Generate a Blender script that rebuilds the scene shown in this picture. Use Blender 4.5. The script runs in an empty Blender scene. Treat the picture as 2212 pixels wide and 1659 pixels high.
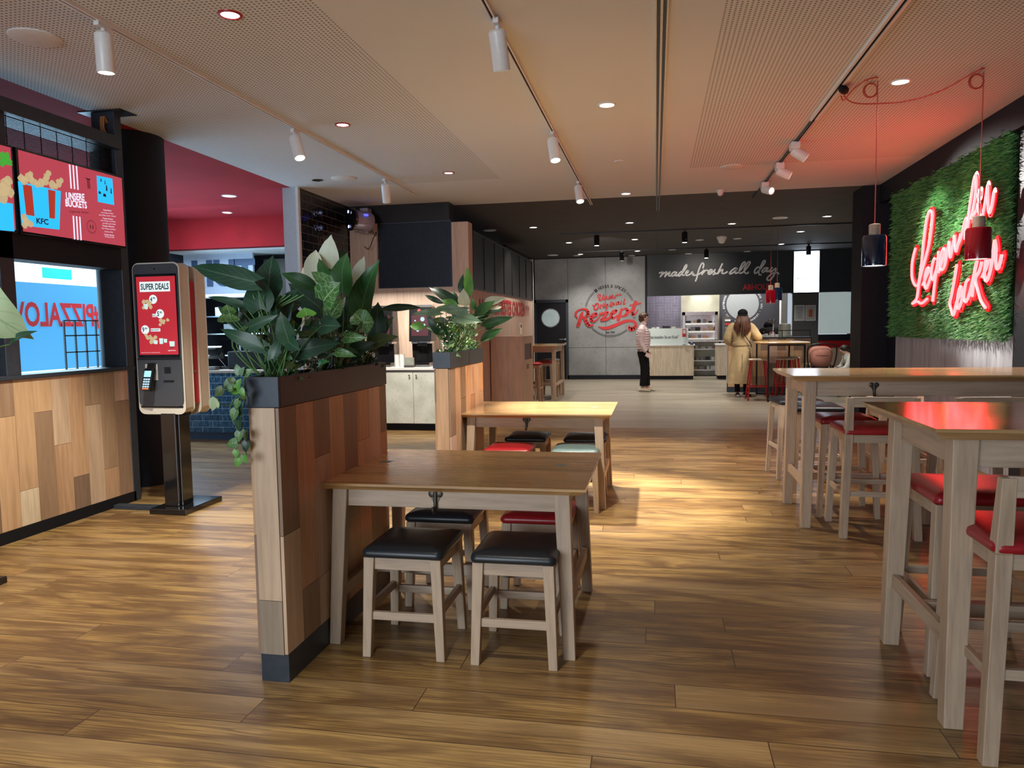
import bpy, math, random
from mathutils import Vector, Matrix
random.seed(7)
C = bpy.context.scene.collection
SC = bpy.context.scene
PI = math.pi
# ------------------------------------------------------------ camera
FPX, CXP, CYP, CAMH = 1600.0, 1106.0, 829.5, 1.45
_Y = Vector((1416-CXP, -(702-CYP), -FPX)).normalized()
_Z = Vector((-324.0, 20984.0, 1600.0)); _Z = (_Z-_Y*_Z.dot(_Y)).normalized()
_X = _Y.cross(_Z)
ROT = Matrix((_X, _Y, _Z))
cam_data = bpy.data.cameras.new('camera'); cam = bpy.data.objects.new('camera', cam_data); C.objects.link(cam)
cam_data.sensor_width = 36; cam_data.lens = FPX/2212*36; cam_data.clip_start = .02; cam_data.clip_end = 200
cam.matrix_world = Matrix.Translation((0, 0, CAMH)) @ ROT.to_4x4()
SC.camera = cam
def at(px, py, ax, val):
    """point of the plane ax=val seen at a pixel of the photograph"""
    d = ROT @ Vector((px-CXP, -(py-CYP), -FPX)); o = Vector((0, 0, CAMH)); i = 'xyz'.index(ax)
    return o + d*((val-o[i])/d[i])
# ------------------------------------------------------------ world, view, daylight
w = bpy.data.worlds.new('world'); SC.world = w; w.use_nodes = True
w.node_tree.nodes['Background'].inputs[0].default_value = (.75, .85, 1, 1)
w.node_tree.nodes['Background'].inputs[1].default_value = .55
SC.view_settings.view_transform = 'Standard'; SC.view_settings.look = 'None'
SC.view_settings.exposure = 0.12; SC.view_settings.gamma = 1; SC.view_settings.use_curve_mapping = False
SC.cycles.use_denoising = True
SC.cycles.max_bounces = 7; SC.cycles.diffuse_bounces = 5; SC.cycles.glossy_bounces = 4
SC.cycles.sample_clamp_indirect = 6; SC.cycles.caustics_reflective = False; SC.cycles.caustics_refractive = False
def light(kind, name, loc, power, color=(1, 1, 1), aim=None, parent=None, **kw):
    d = bpy.data.lights.new(name, kind); d.energy = power; d.color = color
    for k, v in kw.items(): setattr(d, k, v)
    o = bpy.data.objects.new(name, d); C.objects.link(o); o.location = loc
    if aim is not None: o.rotation_euler = (Vector(aim)-Vector(loc)).to_track_quat('-Z', 'Y').to_euler()
    if parent: o.parent = parent
    return o
WARM = (1, .915, .78); SOFT = (1, .91, .80); COOL = (.70, .84, 1.0)
# daylight through the shop front behind the camera, and through the side window beyond the low wall
light('AREA', 'daylight_front', (-3.0, -4.9, 1.7), 330, (.80, .90, 1.0), (-3.0, 0, 1.3), shape='RECTANGLE', size=4.0, size_y=2.6)
light('AREA', 'daylight_side', (-7.9, 8.6, 1.8), 130, (.45, .74, 1.0), (0, 8.2, 1.6), shape='RECTANGLE', size=4.4, size_y=1.8)
# ------------------------------------------------------------ materials
def newmat(name):
    m = bpy.data.materials.new(name); m.use_nodes = True
    nt = m.node_tree; b = nt.nodes['Principled BSDF']; return m, nt, b
def N(nt, t, **kw):
    n = nt.nodes.new(t)
    for k, v in kw.items():
        if k[0] == 'i' and k[1:].isdigit(): n.inputs[int(k[1:])].default_value = v
        else: setattr(n, k, v)
    return n
def L(nt, a, b): nt.links.new(a, b)
def coords(nt, scale=(1, 1, 1), kind='Object', rot=(0, 0, 0)):
    tc = N(nt, 'ShaderNodeTexCoord'); mp = N(nt, 'ShaderNodeMapping'); L(nt, tc.outputs[kind], mp.inputs[0])
    mp.inputs['Scale'].default_value = scale; mp.inputs['Rotation'].default_value = rot
    return mp.outputs[0]
def ramp(nt, fac, stops):
    r = N(nt, 'ShaderNodeValToRGB'); L(nt, fac, r.inputs[0]); e = r.color_ramp.elements
    while len(e) < len(stops): e.new(.5)
    for el, (p, c) in zip(e, stops): el.position = p; el.color = (*c, 1)
    return r.outputs[0]
def mixc(nt, fac, a, b, mode='MIX'):
    m = N(nt, 'ShaderNodeMix', data_type='RGBA', blend_type=mode)
    for sock, v in ((m.inputs[0], fac), (m.inputs[6], a), (m.inputs[7], b)):
        if hasattr(v, 'node'): L(nt, v, sock)
        elif isinstance(v, (int, float)): sock.default_value = v
        else: sock.default_value = (*v, 1)
    return m.outputs[2]
def math_(nt, op, a, b=0.0, c=None):
    m = N(nt, 'ShaderNodeMath', operation=op)
    for k, v in enumerate((a, b) if c is None else (a, b, c)):
        if hasattr(v, 'node'): L(nt, v, m.inputs[k])
        else: m.inputs[k].default_value = v
    return m.outputs[0]
def bump(nt, b, h, s=.2, d=.01):
    n = N(nt, 'ShaderNodeBump'); n.inputs['Strength'].default_value = s; n.inputs['Distance'].default_value = d
    L(nt, h, n.inputs['Height']); L(nt, n.outputs[0], b.inputs['Normal'])
def plain(name, col, rough=.5, metal=0, emit=None, es=0, noise=.06, ns=30, coat=0, alpha=None, trans=0):
    m, nt, b = newmat(name)
    if noise:
        n = N(nt, 'ShaderNodeTexNoise'); n.inputs['Scale'].default_value = ns; L(nt, coords(nt), n.inputs['Vector'])
        c2 = tuple(max(0, x*(1-noise*3)) for x in col)
        c = ramp(nt, n.outputs[0], [(.3, c2), (.7, col)]); L(nt, c, b.inputs['Base Color'])
        L(nt, math_(nt, 'MULTIPLY_ADD', n.outputs[0], .12, rough-.06), b.inputs['Roughness'])
    else:
        b.inputs['Base Color'].default_value = (*col, 1); b.inputs['Roughness'].default_value = rough
    b.inputs['Metallic'].default_value = metal
    if rough > .54 and not metal: b.inputs['Specular IOR Level'].default_value = .15
    if coat: b.inputs['Coat Weight'].default_value = coat; b.inputs['Coat Roughness'].default_value = .08
    if trans: b.inputs['Transmission Weight'].default_value = trans
    if alpha is not None: b.inputs['Alpha'].default_value = alpha
    if emit: b.inputs['Emission Color'].default_value = (*emit, 1); b.inputs['Emission Strength'].default_value = es
    return m
def glow(name, col, s, sample=False):
    m, nt, b = newmat(name); b.inputs['Base Color'].default_value = (*[x*.3 for x in col], 1)
    b.inputs['Emission Color'].default_value = (*col, 1); b.inputs['Emission Strength'].default_value = s
    if not sample: m.cycles.emission_sampling = 'NONE'
    return m
def wood(name, dark, light_, axis='z', rough=.45, attr=False, knots=.35, fine=1.0, coat=0):
    m, nt, b = newmat(name)
    sc = {'x': (1.3, 16, 16), 'y': (16, 1.3, 16), 'z': (16, 16, 1.3)}[axis]
    sc = tuple(s*fine for s in sc)
    v = coords(nt, sc)
    if attr:
        a = N(nt, 'ShaderNodeAttribute', attribute_name='col')
        off = N(nt, 'ShaderNodeVectorMath', operation='ADD'); sca = N(nt, 'ShaderNodeVectorMath', operation='SCALE'); sca.inputs['Scale'].default_value = 90
        L(nt, a.outputs['Vector'], sca.inputs[0]); L(nt, v, off.inputs[0]); L(nt, sca.outputs[0], off.inputs[1]); v = off.outputs[0]
    n = N(nt, 'ShaderNodeTexNoise'); n.inputs['Scale'].default_value = 1.0; n.inputs['Detail'].default_value = 7; n.inputs['Distortion'].default_value = .8; L(nt, v, n.inputs['Vector'])
    n2 = N(nt, 'ShaderNodeTexNoise'); n2.inputs['Scale'].default_value = 5.0; n2.inputs['Detail'].default_value = 3; L(nt, v, n2.inputs['Vector'])
    g = ramp(nt, n.outputs[0], [(.28, dark), (.55, light_), (.8, tuple(min(1, x*1.1) for x in light_))])
    g = mixc(nt, .35, g, ramp(nt, n2.outputs[0], [(.3, tuple(x*.75 for x in dark)), (.62, light_)]))
    k = N(nt, 'ShaderNodeTexVoronoi'); k.inputs['Scale'].default_value = .55; L(nt, v, k.inputs['Vector'])
    kk = ramp(nt, k.outputs['Distance'], [(.03, (knots,)*3), (.13, (0, 0, 0))])
    g = mixc(nt, kk, g, tuple(x*.3 for x in dark))
    if attr: g = mixc(nt, 1.0, g, a.outputs['Color'], 'MULTIPLY')
    L(nt, g, b.inputs['Base Color'])
    L(nt, math_(nt, 'MULTIPLY_ADD', n.outputs[0], .2, rough-.1), b.inputs['Roughness'])
    if coat: b.inputs['Coat Weight'].default_value = coat; b.inputs['Coat Roughness'].default_value = .12
    bump(nt, b, n.outputs[0], .12, .004)
    return m
M = {}
M['oak'] = wood('whitewashed_oak', (.37, .265, .18), (.51, .385, .27), 'z', .5, knots=.2)
M['oakx'] = wood('whitewashed_oak_x', (.37, .27, .19), (.51, .39, .285), 'x', .5, knots=.35)
M['oaky'] = wood('whitewashed_oak_y', (.37, .265, .18), (.51, .385, .27), 'y', .5, knots=.2)
M['top'] = wood('lacquered_table_top', (.32, .165, .050), (.62, .36, .13), 'x', .28, knots=.2, fine=.6, coat=.2)
M['bartop'] = wood('lacquered_bar_top', (.34, .20, .09), (.52, .33, .15), 'x', .16, knots=.1, fine=.6, coat=.5)
M['board'] = wood('cladding_board', (.70, .66, .60), (1, 1, 1), 'z', .45, attr=True, knots=.25, fine=.55)
M['wallwood'] = wood('pale_oak_panel', (.48, .34, .26), (.63, .48, .385), 'z', .5, knots=.15, fine=.5)
M['binwood'] = wood('warm_oak_panel', (.36, .19, .10), (.52, .30, .17), 'z', .45, knots=.15, fine=.5)
M['counterwood'] = wood('counter_oak_panel', (.45, .36, .26), (.70, .60, .47), 'z', .5, knots=.3, fine=.8)
M['greywood'] = wood('grey_oak_panel', (.30, .29, .30), (.52, .51, .53), 'z', .5, knots=.2, fine=.6)
M['anthra'] = plain('anthracite_metal', (.045, .058, .078), .38, .25)
M['black'] = plain('black_metal', (.012, .012, .014), .35, .2)
M['blackm'] = plain('matt_black', (.012, .012, .015), .7)
M['blackg'] = plain('gloss_black', (.01, .01, .012), .12, coat=.5)
M['dark'] = plain('dark_wall_paint', (.020, .021, .027), .6)
M['darkceil'] = plain('dark_ceiling_paint', (.10, .097, .10), .75, ns=3)
M['red'] = plain('red_wall_paint', (.24, .009, .013), .8, ns=3)
M['redceil'] = plain('red_ceiling_paint', (.42, .030, .040), .9, ns=2)
M['white'] = plain('white_lacquer', (.80, .80, .80), .35, noise=.02)
M['whitem'] = plain('white_paint', (.72, .72, .70), .7, noise=.03)
M['blueg'] = plain('white_column_paint', (.55, .60, .66), .6, noise=.03)
M['steel'] = plain('brushed_steel', (.62, .62, .62), .28, .95, noise=.05, ns=80)
M['dsteel'] = plain('dark_steel', (.20, .19, .18), .4, .8)
M['iron'] = plain('cast_iron', (.09, .075, .06), .45, .8)
M['cream'] = plain('cream_shell', (.60, .56, .48), .4, noise=.02)
M['vred'] = plain('red_shell', (.42, .01, .015), .35, noise=.03)
M['lblack'] = plain('black_leather', (.017, .022, .028), .36, ns=60)
M['lred'] = plain('red_leather', (.36, .014, .020), .33, ns=60)
M['ldred'] = plain('dark_red_leather', (.26, .012, .02), .30, ns=60)
M['lteal'] = plain('grey_green_leather', (.16, .25, .25), .33, ns=60)
M['letred'] = plain('red_lettering', (.55, .025, .03), .5, noise=.02)
M['letblack'] = plain('black_lettering', (.015, .015, .018), .6, noise=.02)
M['letwhite'] = plain('white_lettering', (.75, .76, .78), .5, noise=.02)
M['letblue'] = plain('dark_blue_lettering', (.03, .06, .13), .5, noise=.02)
M['hood'] = plain('beige_metal_panel', (.50, .48, .38), .35, .3, ns=4)
M['copper'] = plain('red_cable', (.50, .06, .04), .4)
M['skin'] = plain('skin', (.58, .34, .25), .5, noise=.04)
def floor_wood():
    m, nt, b = newmat('oak_plank_floor')
    v0 = coords(nt); sp = N(nt, 'ShaderNodeSeparateXYZ'); L(nt, v0, sp.inputs[0]); wn = N(nt, 'ShaderNodeTexWhiteNoise', noise_dimensions='1D')
    L(nt, math_(nt, 'FLOOR', math_(nt, 'DIVIDE', sp.outputs[1], .185)), wn.inputs['W']); cb = N(nt, 'ShaderNodeCombineXYZ')
    L(nt, math_(nt, 'MULTIPLY_ADD', wn.outputs['Value'], 1.9, sp.outputs[0]), cb.inputs[0]); L(nt, sp.outputs[1], cb.inputs[1]); v = cb.outputs[0]
    def brick(c1, c2, mort):
        k = N(nt, 'ShaderNodeTexBrick'); k.offset = 0; L(nt, v, k.inputs['Vector'])
        k.inputs['Color1'].default_value = (*c1, 1); k.inputs['Color2'].default_value = (*c2, 1); k.inputs['Mortar'].default_value = (*mort, 1)
        k.inputs['Scale'].default_value = 1; k.inputs['Mortar Size'].default_value = .0022; k.inputs['Mortar Smooth'].default_value = .3
        k.inputs['Brick Width'].default_value = 1.9; k.inputs['Row Height'].default_value = .185; k.inputs['Bias'].default_value = 0
        return k
    k = brick((0, 0, 0), (1, 1, 1), (.5, .5, .5))
    # each plank gets its own grain offset
    sca = N(nt, 'ShaderNodeVectorMath', operation='SCALE'); L(nt, k.outputs['Color'], sca.inputs[0]); sca.inputs['Scale'].default_value = 37
    def grain(scale, detail, dist):
        mp = N(nt, 'ShaderNodeMapping'); L(nt, v, mp.inputs[0]); mp.inputs['Scale'].default_value = scale
        ad = N(nt, 'ShaderNodeVectorMath', operation='ADD'); L(nt, mp.outputs[0], ad.inputs[0]); L(nt, sca.outputs[0], ad.inputs[1])
        n = N(nt, 'ShaderNodeTexNoise'); L(nt, ad.outputs[0], n.inputs['Vector']); n.inputs['Scale'].default_value = 1
        n.inputs['Detail'].default_value = detail; n.inputs['Distortion'].default_value = dist
        return n.outputs[0]
    g1 = grain((1.0, 5, 1), 6, 2.4); g2 = grain((3.5, 60, 1), 4, .6); g3 = grain((.6, 2.6, 1), 3, .5)
    base = ramp(nt, k.outputs['Color'], [(0, (.29, .172, .058)), (.35, (.34, .21, .070)), (.65, (.385, .245, .085)), (1, (.31, .195, .075))])
    ring = N(nt, 'ShaderNodeTexWave'); ring.wave_type = 'BANDS'; ring.bands_direction = 'Y'
    mp = N(nt, 'ShaderNodeMapping'); L(nt, v, mp.inputs[0]); mp.inputs['Scale'].default_value = (.25, 3.2, 1)
    ad = N(nt, 'ShaderNodeVectorMath', operation='ADD'); L(nt, mp.outputs[0], ad.inputs[0]); L(nt, sca.outputs[0], ad.inputs[1])
    L(nt, ad.outputs[0], ring.inputs['Vector']); ring.inputs['Scale'].default_value = 5.0; ring.inputs['Distortion'].default_value = 13; ring.inputs['Detail'].default_value = 3; ring.inputs['Detail Scale'].default_value = 1.0
    c = mixc(nt, ramp(nt, g1, [(.40, (.85,)*3), (.60, (0, 0, 0))]), base, (.105, .052, .020))
    c = mixc(nt, ramp(nt, ring.outputs['Fac'], [(.0, (.75,)*3), (.20, (0, 0, 0))]), c, (.085, .042, .016))
    c = mixc(nt, ramp(nt, g2, [(.36, (.6,)*3), (.52, (0, 0, 0))]), c, (.13, .07, .03))
    c = mixc(nt, ramp(nt, g3, [(.5, (0, 0, 0)), (.72, (.6,)*3)]), c, (.46, .31, .14))
    c = mixc(nt, k.outputs['Fac'], c, (.05, .028, .014))
    L(nt, c, b.inputs['Base Color'])
    L(nt, math_(nt, 'MULTIPLY_ADD', g1, -.18, .42), b.inputs['Roughness'])
    bump(nt, b, math_(nt, 'SUBTRACT', g1, math_(nt, 'MULTIPLY', k.outputs['Fac'], 2.0)), .35, .003)
    return m
M['floor'] = floor_wood()
def mottled(name, a, bcol, scale, rough=.5, stripe=None, det=6):
    m, nt, b = newmat(name); v = coords(nt, stripe or (1, 1, 1))
    n = N(nt, 'ShaderNodeTexNoise'); n.inputs['Scale'].default_value = scale; n.inputs['Detail'].default_value = det; L(nt, v, n.inputs['Vector'])
    n2 = N(nt, 'ShaderNodeTexNoise'); n2.inputs['Scale'].default_value = scale*9; n2.inputs['Detail'].default_value = 3; L(nt, v, n2.inputs['Vector'])
    c = ramp(nt, n.outputs[0], [(.35, a), (.65, bcol)])
    c = mixc(nt, ramp(nt, n2.outputs[0], [(.32, (.35,)*3), (.42, (0, 0, 0))]), c, tuple(x*.6 for x in a))
    L(nt, c, b.inputs['Base Color']); b.inputs['Roughness'].default_value = rough
    bump(nt, b, n2.outputs[0], .08, .003)
    return m
M['concrete'] = mottled('concrete_panel', (.225, .235, .245), (.32, .335, .345), 1.6, .6)
M['stone'] = mottled('grey_stone_floor', (.25, .215, .17), (.33, .29, .23), .9, .36, (.5, 3, 1))
M['lockmat'] = mottled('light_concrete_laminate', (.52, .56, .50), (.68, .72, .66), 4, .5)
def tilemat(name, c1, c2, mort, bw, rh, axis, rough=.12, bs=.35):
    m, nt, b = newmat(name)
    rot = {'x': (PI/2, 0, 0), 'y': (PI/2, 0, PI/2)}[axis]
    tc = N(nt, 'ShaderNodeTexCoord'); sep = N(nt, 'ShaderNodeSeparateXYZ'); L(nt, tc.outputs['Object'], sep.inputs[0]); cb = N(nt, 'ShaderNodeCombineXYZ')
    L(nt, sep.outputs['X' if axis == 'x' else 'Y'], cb.inputs[0]); L(nt, sep.outputs['Z'], cb.inputs[1])
    k = N(nt, 'ShaderNodeTexBrick'); L(nt, cb.outputs[0], k.inputs['Vector'])
    for s, c in (('Color1', c1), ('Color2', c2), ('Mortar', mort)): k.inputs[s].default_value = (*c, 1)
    k.inputs['Scale'].default_value = 1; k.inputs['Mortar Size'].default_value = .004; k.inputs['Brick Width'].default_value = bw; k.inputs['Row Height'].default_value = rh
    L(nt, k.outputs['Color'], b.inputs['Base Color'])
    L(nt, math_(nt, 'MULTIPLY_ADD', k.outputs['Fac'], .6, rough), b.inputs['Roughness'])
    n = N(nt, 'ShaderNodeTexNoise'); n.inputs['Scale'].default_value = 14; n.inputs['Detail'].default_value = 3; L(nt, cb.outputs[0], n.inputs['Vector'])
    bump(nt, b, math_(nt, 'SUBTRACT', n.outputs[0], math_(nt, 'MULTIPLY', k.outputs['Fac'], 1.5)), bs, .02)
    return m
M['tileblk'] = tilemat('black_glazed_brick_tile', (.010, .010, .011), (.014, .013, .013), (.10, .095, .09), .30, .105, 'y', .08, .25)
M['tileblu'] = tilemat('blue_black_glazed_brick_tile', (.02, .085, .17), (.035, .13, .25), (.22, .45, .62), .30, .085, 'x', .10, .8)
M['tilegrey'] = tilemat('dark_grey_tile', (.055, .055, .068), (.065, .062, .076), (.075, .073, .085), .40, .13, 'x', .4, .1)
def ceilmat():
    m, nt, b = newmat('perforated_ceiling')
    tc = N(nt, 'ShaderNodeTexCoord'); s = N(nt, 'ShaderNodeSeparateXYZ'); L(nt, tc.outputs['Object'], s.inputs[0])
    def f(o, p):
        a = math_(nt, 'FRACT', math_(nt, 'DIVIDE', o, p)); return math_(nt, 'SUBTRACT', a, .5)
    P_ = .030
    fx, fy = f(s.outputs[0], P_), f(s.outputs[1], P_)
    r = math_(nt, 'SQRT', math_(nt, 'ADD', math_(nt, 'MULTIPLY', fx, fx), math_(nt, 'MULTIPLY', fy, fy)))
    hole = math_(nt, 'LESS_THAN', r, .24)
    left = math_(nt, 'LESS_THAN', s.outputs[0], -1.9); right = math_(nt, 'GREATER_THAN', s.outputs[0], .40)
    zone = math_(nt, 'MAXIMUM', left, right); zone = math_(nt, 'MULTIPLY', zone, math_(nt, 'LESS_THAN', s.outputs[1], 9.2))
    n = N(nt, 'ShaderNodeTexNoise'); n.inputs['Scale'].default_value = .6; L(nt, tc.outputs['Object'], n.inputs['Vector'])
    base = ramp(nt, n.outputs[0], [(.3, (.68, .705, .73)), (.7, (.72, .745, .77))])
    c = mixc(nt, math_(nt, 'MULTIPLY', hole, math_(nt, 'MULTIPLY', zone, .8)), base, (.07, .055, .045))
    L(nt, c, b.inputs['Base Color']); b.inputs['Roughness'].default_value = .85; b.inputs['Specular IOR Level'].default_value = .15
    return m
M['ceil'] = ceilmat()
def leafmat(name, c1, c2, vein, nv=9.0, vs=.5, rough=.4):
    m, nt, b = newmat(name)
    uv = N(nt, 'ShaderNodeUVMap'); s = N(nt, 'ShaderNodeSeparateXYZ'); L(nt, uv.outputs[0], s.inputs[0])
    au = math_(nt, 'ABSOLUTE', math_(nt, 'MULTIPLY_ADD', s.outputs[0], 2.0, -1.0))
    ph = math_(nt, 'FRACT', math_(nt, 'MULTIPLY', math_(nt, 'SUBTRACT', s.outputs[1], math_(nt, 'MULTIPLY', au, .32)), nv))
    side = math_(nt, 'LESS_THAN', math_(nt, 'ABSOLUTE', math_(nt, 'SUBTRACT', ph, .5)), .085)
    mid = math_(nt, 'LESS_THAN', au, .05)
    if vs >= .8:
        vo = N(nt, 'ShaderNodeTexVoronoi', feature='DISTANCE_TO_EDGE'); vo.inputs['Scale'].default_value = 4.6; L(nt, uv.outputs[0], vo.inputs['Vector'])
        side = math_(nt, 'MAXIMUM', math_(nt, 'LESS_THAN', vo.outputs['Distance'], .035), math_(nt, 'MULTIPLY', side, .6))
    v = math_(nt, 'MAXIMUM', math_(nt, 'MULTIPLY', side, vs), mid)
    n = N(nt, 'ShaderNodeTexNoise'); n.inputs['Scale'].default_value = 9; L(nt, coords(nt), n.inputs['Vector'])
    c = mixc(nt, math_(nt, 'MULTIPLY', v, .8), ramp(nt, n.outputs[0], [(.3, c1), (.7, c2)]), vein)
    L(nt, c, b.inputs['Base Color']); b.inputs['Roughness'].default_value = rough
    b.inputs['Transmission Weight'].default_value = 0
    return m
M['leafdark'] = leafmat('dark_green_leaf', (.014, .052, .030), (.024, .085, .042), (.10, .19, .10), 7, .25)
M['leafmid'] = leafmat('mid_green_leaf', (.022, .105, .028), (.04, .16, .04), (.10, .25, .09), 8, .3)
M['leaflight'] = leafmat('fresh_green_leaf', (.08, .26, .04), (.15, .40, .06), (.25, .50, .14), 7, .3)
M['leafvein'] = leafmat('white_veined_leaf', (.035, .12, .03), (.06, .19, .045), (.34, .52, .22), 5, .8)
M['leafsilver'] = leafmat('silver_green_leaf', (.12, .22, .13), (.22, .36, .22), (.05, .14, .05), 9, .6)
M['leafolive'] = leafmat('olive_green_leaf', (.06, .10, .025), (.10, .15, .04), (.20, .26, .10), 8, .5)
M['leafpale'] = leafmat('pale_green_leaf', (.38, .52, .24), (.52, .64, .36), (.28, .42, .20), 5, .4, .55)
M['spathe'] = leafmat('white_spathe', (.62, .68, .52), (.74, .78, .64), (.60, .66, .46), 5, .15, .5)
M['stem'] = plain('green_stem', (.10, .24, .07), .5)
M['hedge'] = plain('artificial_hedge', (.045, .21, .045), .45, ns=2, noise=.14)
M['hedgel'] = plain('artificial_hedge_light', (.11, .36, .09), .45, ns=2, noise=.14)
M['soil'] = plain('dark_soil', (.02, .015, .01), .9)
# ------------------------------------------------------------ mesh helpers
class MB:
    def __init__(s): s.v = []; s.f = []; s.c = []; s.uv = []; s.hasuv = False
    def add(s, vs, fs, col=(1, 1, 1), uvs=None):
        o = len(s.v); s.v += [tuple(p) for p in vs]
        for i, f in enumerate(fs):
            s.f.append(tuple(k+o for k in f)); s.c.append(col); s.uv.append([uvs[k] for k in f] if uvs else None)
        if uvs: s.hasuv = True
        return s
    def box(s, x0, x1, y0, y1, z0, z1, col=(1, 1, 1)):
        if x0 > x1: x0, x1 = x1, x0
        if y0 > y1: y0, y1 = y1, y0
        if z0 > z1: z0, z1 = z1, z0
        return s.add([(x0, y0, z0), (x1, y0, z0), (x1, y1, z0), (x0, y1, z0), (x0, y0, z1), (x1, y0, z1), (x1, y1, z1), (x0, y1, z1)],
                     [(3, 2, 1, 0), (4, 5, 6, 7), (0, 1, 5, 4), (1, 2, 6, 5), (2, 3, 7, 6), (3, 0, 4, 7)], col)
    def frus(s, c0, h0, c1, h1, col=(1, 1, 1)):
        """tapered post from centre c0 (half sizes h0) up to centre c1 (half sizes h1)"""
        vs = []
        for c, h in ((c0, h0), (c1, h1)):
            for a, b in ((-1, -1), (1, -1), (1, 1), (-1, 1)): vs.append((c[0]+a*h[0], c[1]+b*h[1], c[2]))
        return s.add(vs, [(3, 2, 1, 0), (4, 5, 6, 7), (0, 1, 5, 4), (1, 2, 6, 5), (2, 3, 7, 6), (3, 0, 4, 7)], col)
    def bar(s, a, b, w, h=None, up=(0, 0, 1)):
        a = Vector(a); b = Vector(b); d = (b-a).normalized(); u = Vector(up)
        if abs(d.dot(u)) > .95: u = Vector((0, 1, 0))
        r = d.cross(u).normalized(); u = r.cross(d); h = h or w
        vs = [p+r*i*w/2+u*j*h/2 for p in (a, b) for i, j in ((-1, -1), (1, -1), (1, 1), (-1, 1))]
        return s.add(vs, [(0, 1, 2, 3), (7, 6, 5, 4), (0, 4, 5, 1), (1, 5, 6, 2), (2, 6, 7, 3), (3, 7, 4, 0)])
    def lathe(s, prof, c=(0, 0, 0), seg=24, ax=None, cap=True):
        """prof: (r, h) pairs along axis ax from c"""
        d = Vector(ax or (0, 0, 1)).normalized(); u = d.orthogonal().normalized(); r2 = d.cross(u); c = Vector(c); vs = []
        for r, h in prof:
            for k in range(seg):
                t = 2*PI*k/seg; vs.append(c+d*h+(u*math.cos(t)+r2*math.sin(t))*r)
        fs = [(i*seg+k, i*seg+(k+1) % seg, (i+1)*seg+(k+1) % seg, (i+1)*seg+k) for i in range(len(prof)-1) for k in range(seg)]
        if cap: fs += [tuple(reversed(range(seg))), tuple(range((len(prof)-1)*seg, len(prof)*seg))]
        return s.add(vs, fs)
    def cyl(s, a, b, r, seg=20, r2=None):
        a = Vector(a); b = Vector(b); return s.lathe([(r, 0), (r2 or r, (b-a).length)], a, seg, b-a)
    def loft(s, rings, seg=16, cap=True):
        """rings: (centre, ru, rv, u, v)"""
        vs = []
        for c, ru, rv, u, v in rings:
            c = Vector(c); u = Vector(u); v = Vector(v)
            for k in range(seg):
                t = 2*PI*k/seg; vs.append(c+u*math.cos(t)*ru+v*math.sin(t)*rv)
        n = len(rings); fs = [(i*seg+k, i*seg+(k+1) % seg, (i+1)*seg+(k+1) % seg, (i+1)*seg+k) for i in range(n-1) for k in range(seg)]
        if cap: fs += [tuple(reversed(range(seg))), tuple(range((n-1)*seg, n*seg))]
        return s.add(vs, fs)
    def tube(s, pts, r, seg=8, smooth=True):
        pts = [Vector(p) for p in pts]
        if smooth and len(pts) > 2: pts = crom(pts, 6)
        rs = r if callable(r) else (lambda t: r)
        n = len(pts); prev = None; rings = []
        for i, p in enumerate(pts):
            d = (pts[min(i+1, n-1)]-pts[max(i-1, 0)]);
            if d.length < 1e-9: d = Vector((0, 0, 1))
            d.normalize(); u = d.orthogonal().normalized() if prev is None else (prev-d*prev.dot(d)).normalized()
            prev = u; rr = rs(i/(n-1)); rings.append((p, rr, rr, u, d.cross(u)))
        return s.loft(rings, seg)
    def disc(s, c, r, n, seg=20):
        d = Vector(n).normalized(); u = d.orthogonal().normalized(); v = d.cross(u); c = Vector(c)
        return s.add([c+(u*math.cos(2*PI*k/seg)+v*math.sin(2*PI*k/seg))*r for k in range(seg)], [tuple(range(seg))])
    def build(s, name, mat, parent=None, bevel=0, smooth=None, loc=None, sub=0):
        me = bpy.data.meshes.new(name); me.from_pydata(s.v, [], s.f)
        if s.hasuv:
            uvl = me.uv_layers.new(name='UVMap'); i = 0
            for p, u in zip(me.polygons, s.uv):
                for k in range(len(p.vertices)): uvl.data[p.loop_start+k].uv = u[k] if u else (0, 0)
        if any(c != (1, 1, 1) for c in s.c):
            ca = me.color_attributes.new('col', 'FLOAT_COLOR', 'CORNER')
            for p, c in zip(me.polygons, s.c):
                for k in p.loop_indices: ca.data[k].color = (*c, 1)
        me.materials.append(M[mat] if isinstance(mat, str) else mat)
        if smooth is not None:
            me.polygons.foreach_set('use_smooth', [True]*len(me.polygons))
            if smooth < 170: me.set_sharp_from_angle(angle=math.radians(smooth))
        o = bpy.data.objects.new(name, me); C.objects.link(o)
        if parent: o.parent = parent
        if loc: o.location = loc
        if bevel:
            b = o.modifiers.new('bevel', 'BEVEL'); b.width = bevel; b.segments = 2; b.limit_method = 'ANGLE'; b.angle_limit = math.radians(40)
        if sub: m = o.modifiers.new('sub', 'SUBSURF'); m.levels = sub; m.render_levels = sub
        return o
def crom(p, k):
    out = []
    n = len(p)
    for i in range(n-1):
        a, b, c, d = p[max(i-1, 0)], p[i], p[i+1], p[min(i+2, n-1)]
        for j in range(k):
            t = j/k; out.append(.5*((2*b)+(c-a)*t+(2*a-5*b+4*c-d)*t*t+(3*b-a-3*c+d)*t*t*t))
    out.append(p[-1]); return out
_rl = [0]
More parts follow.
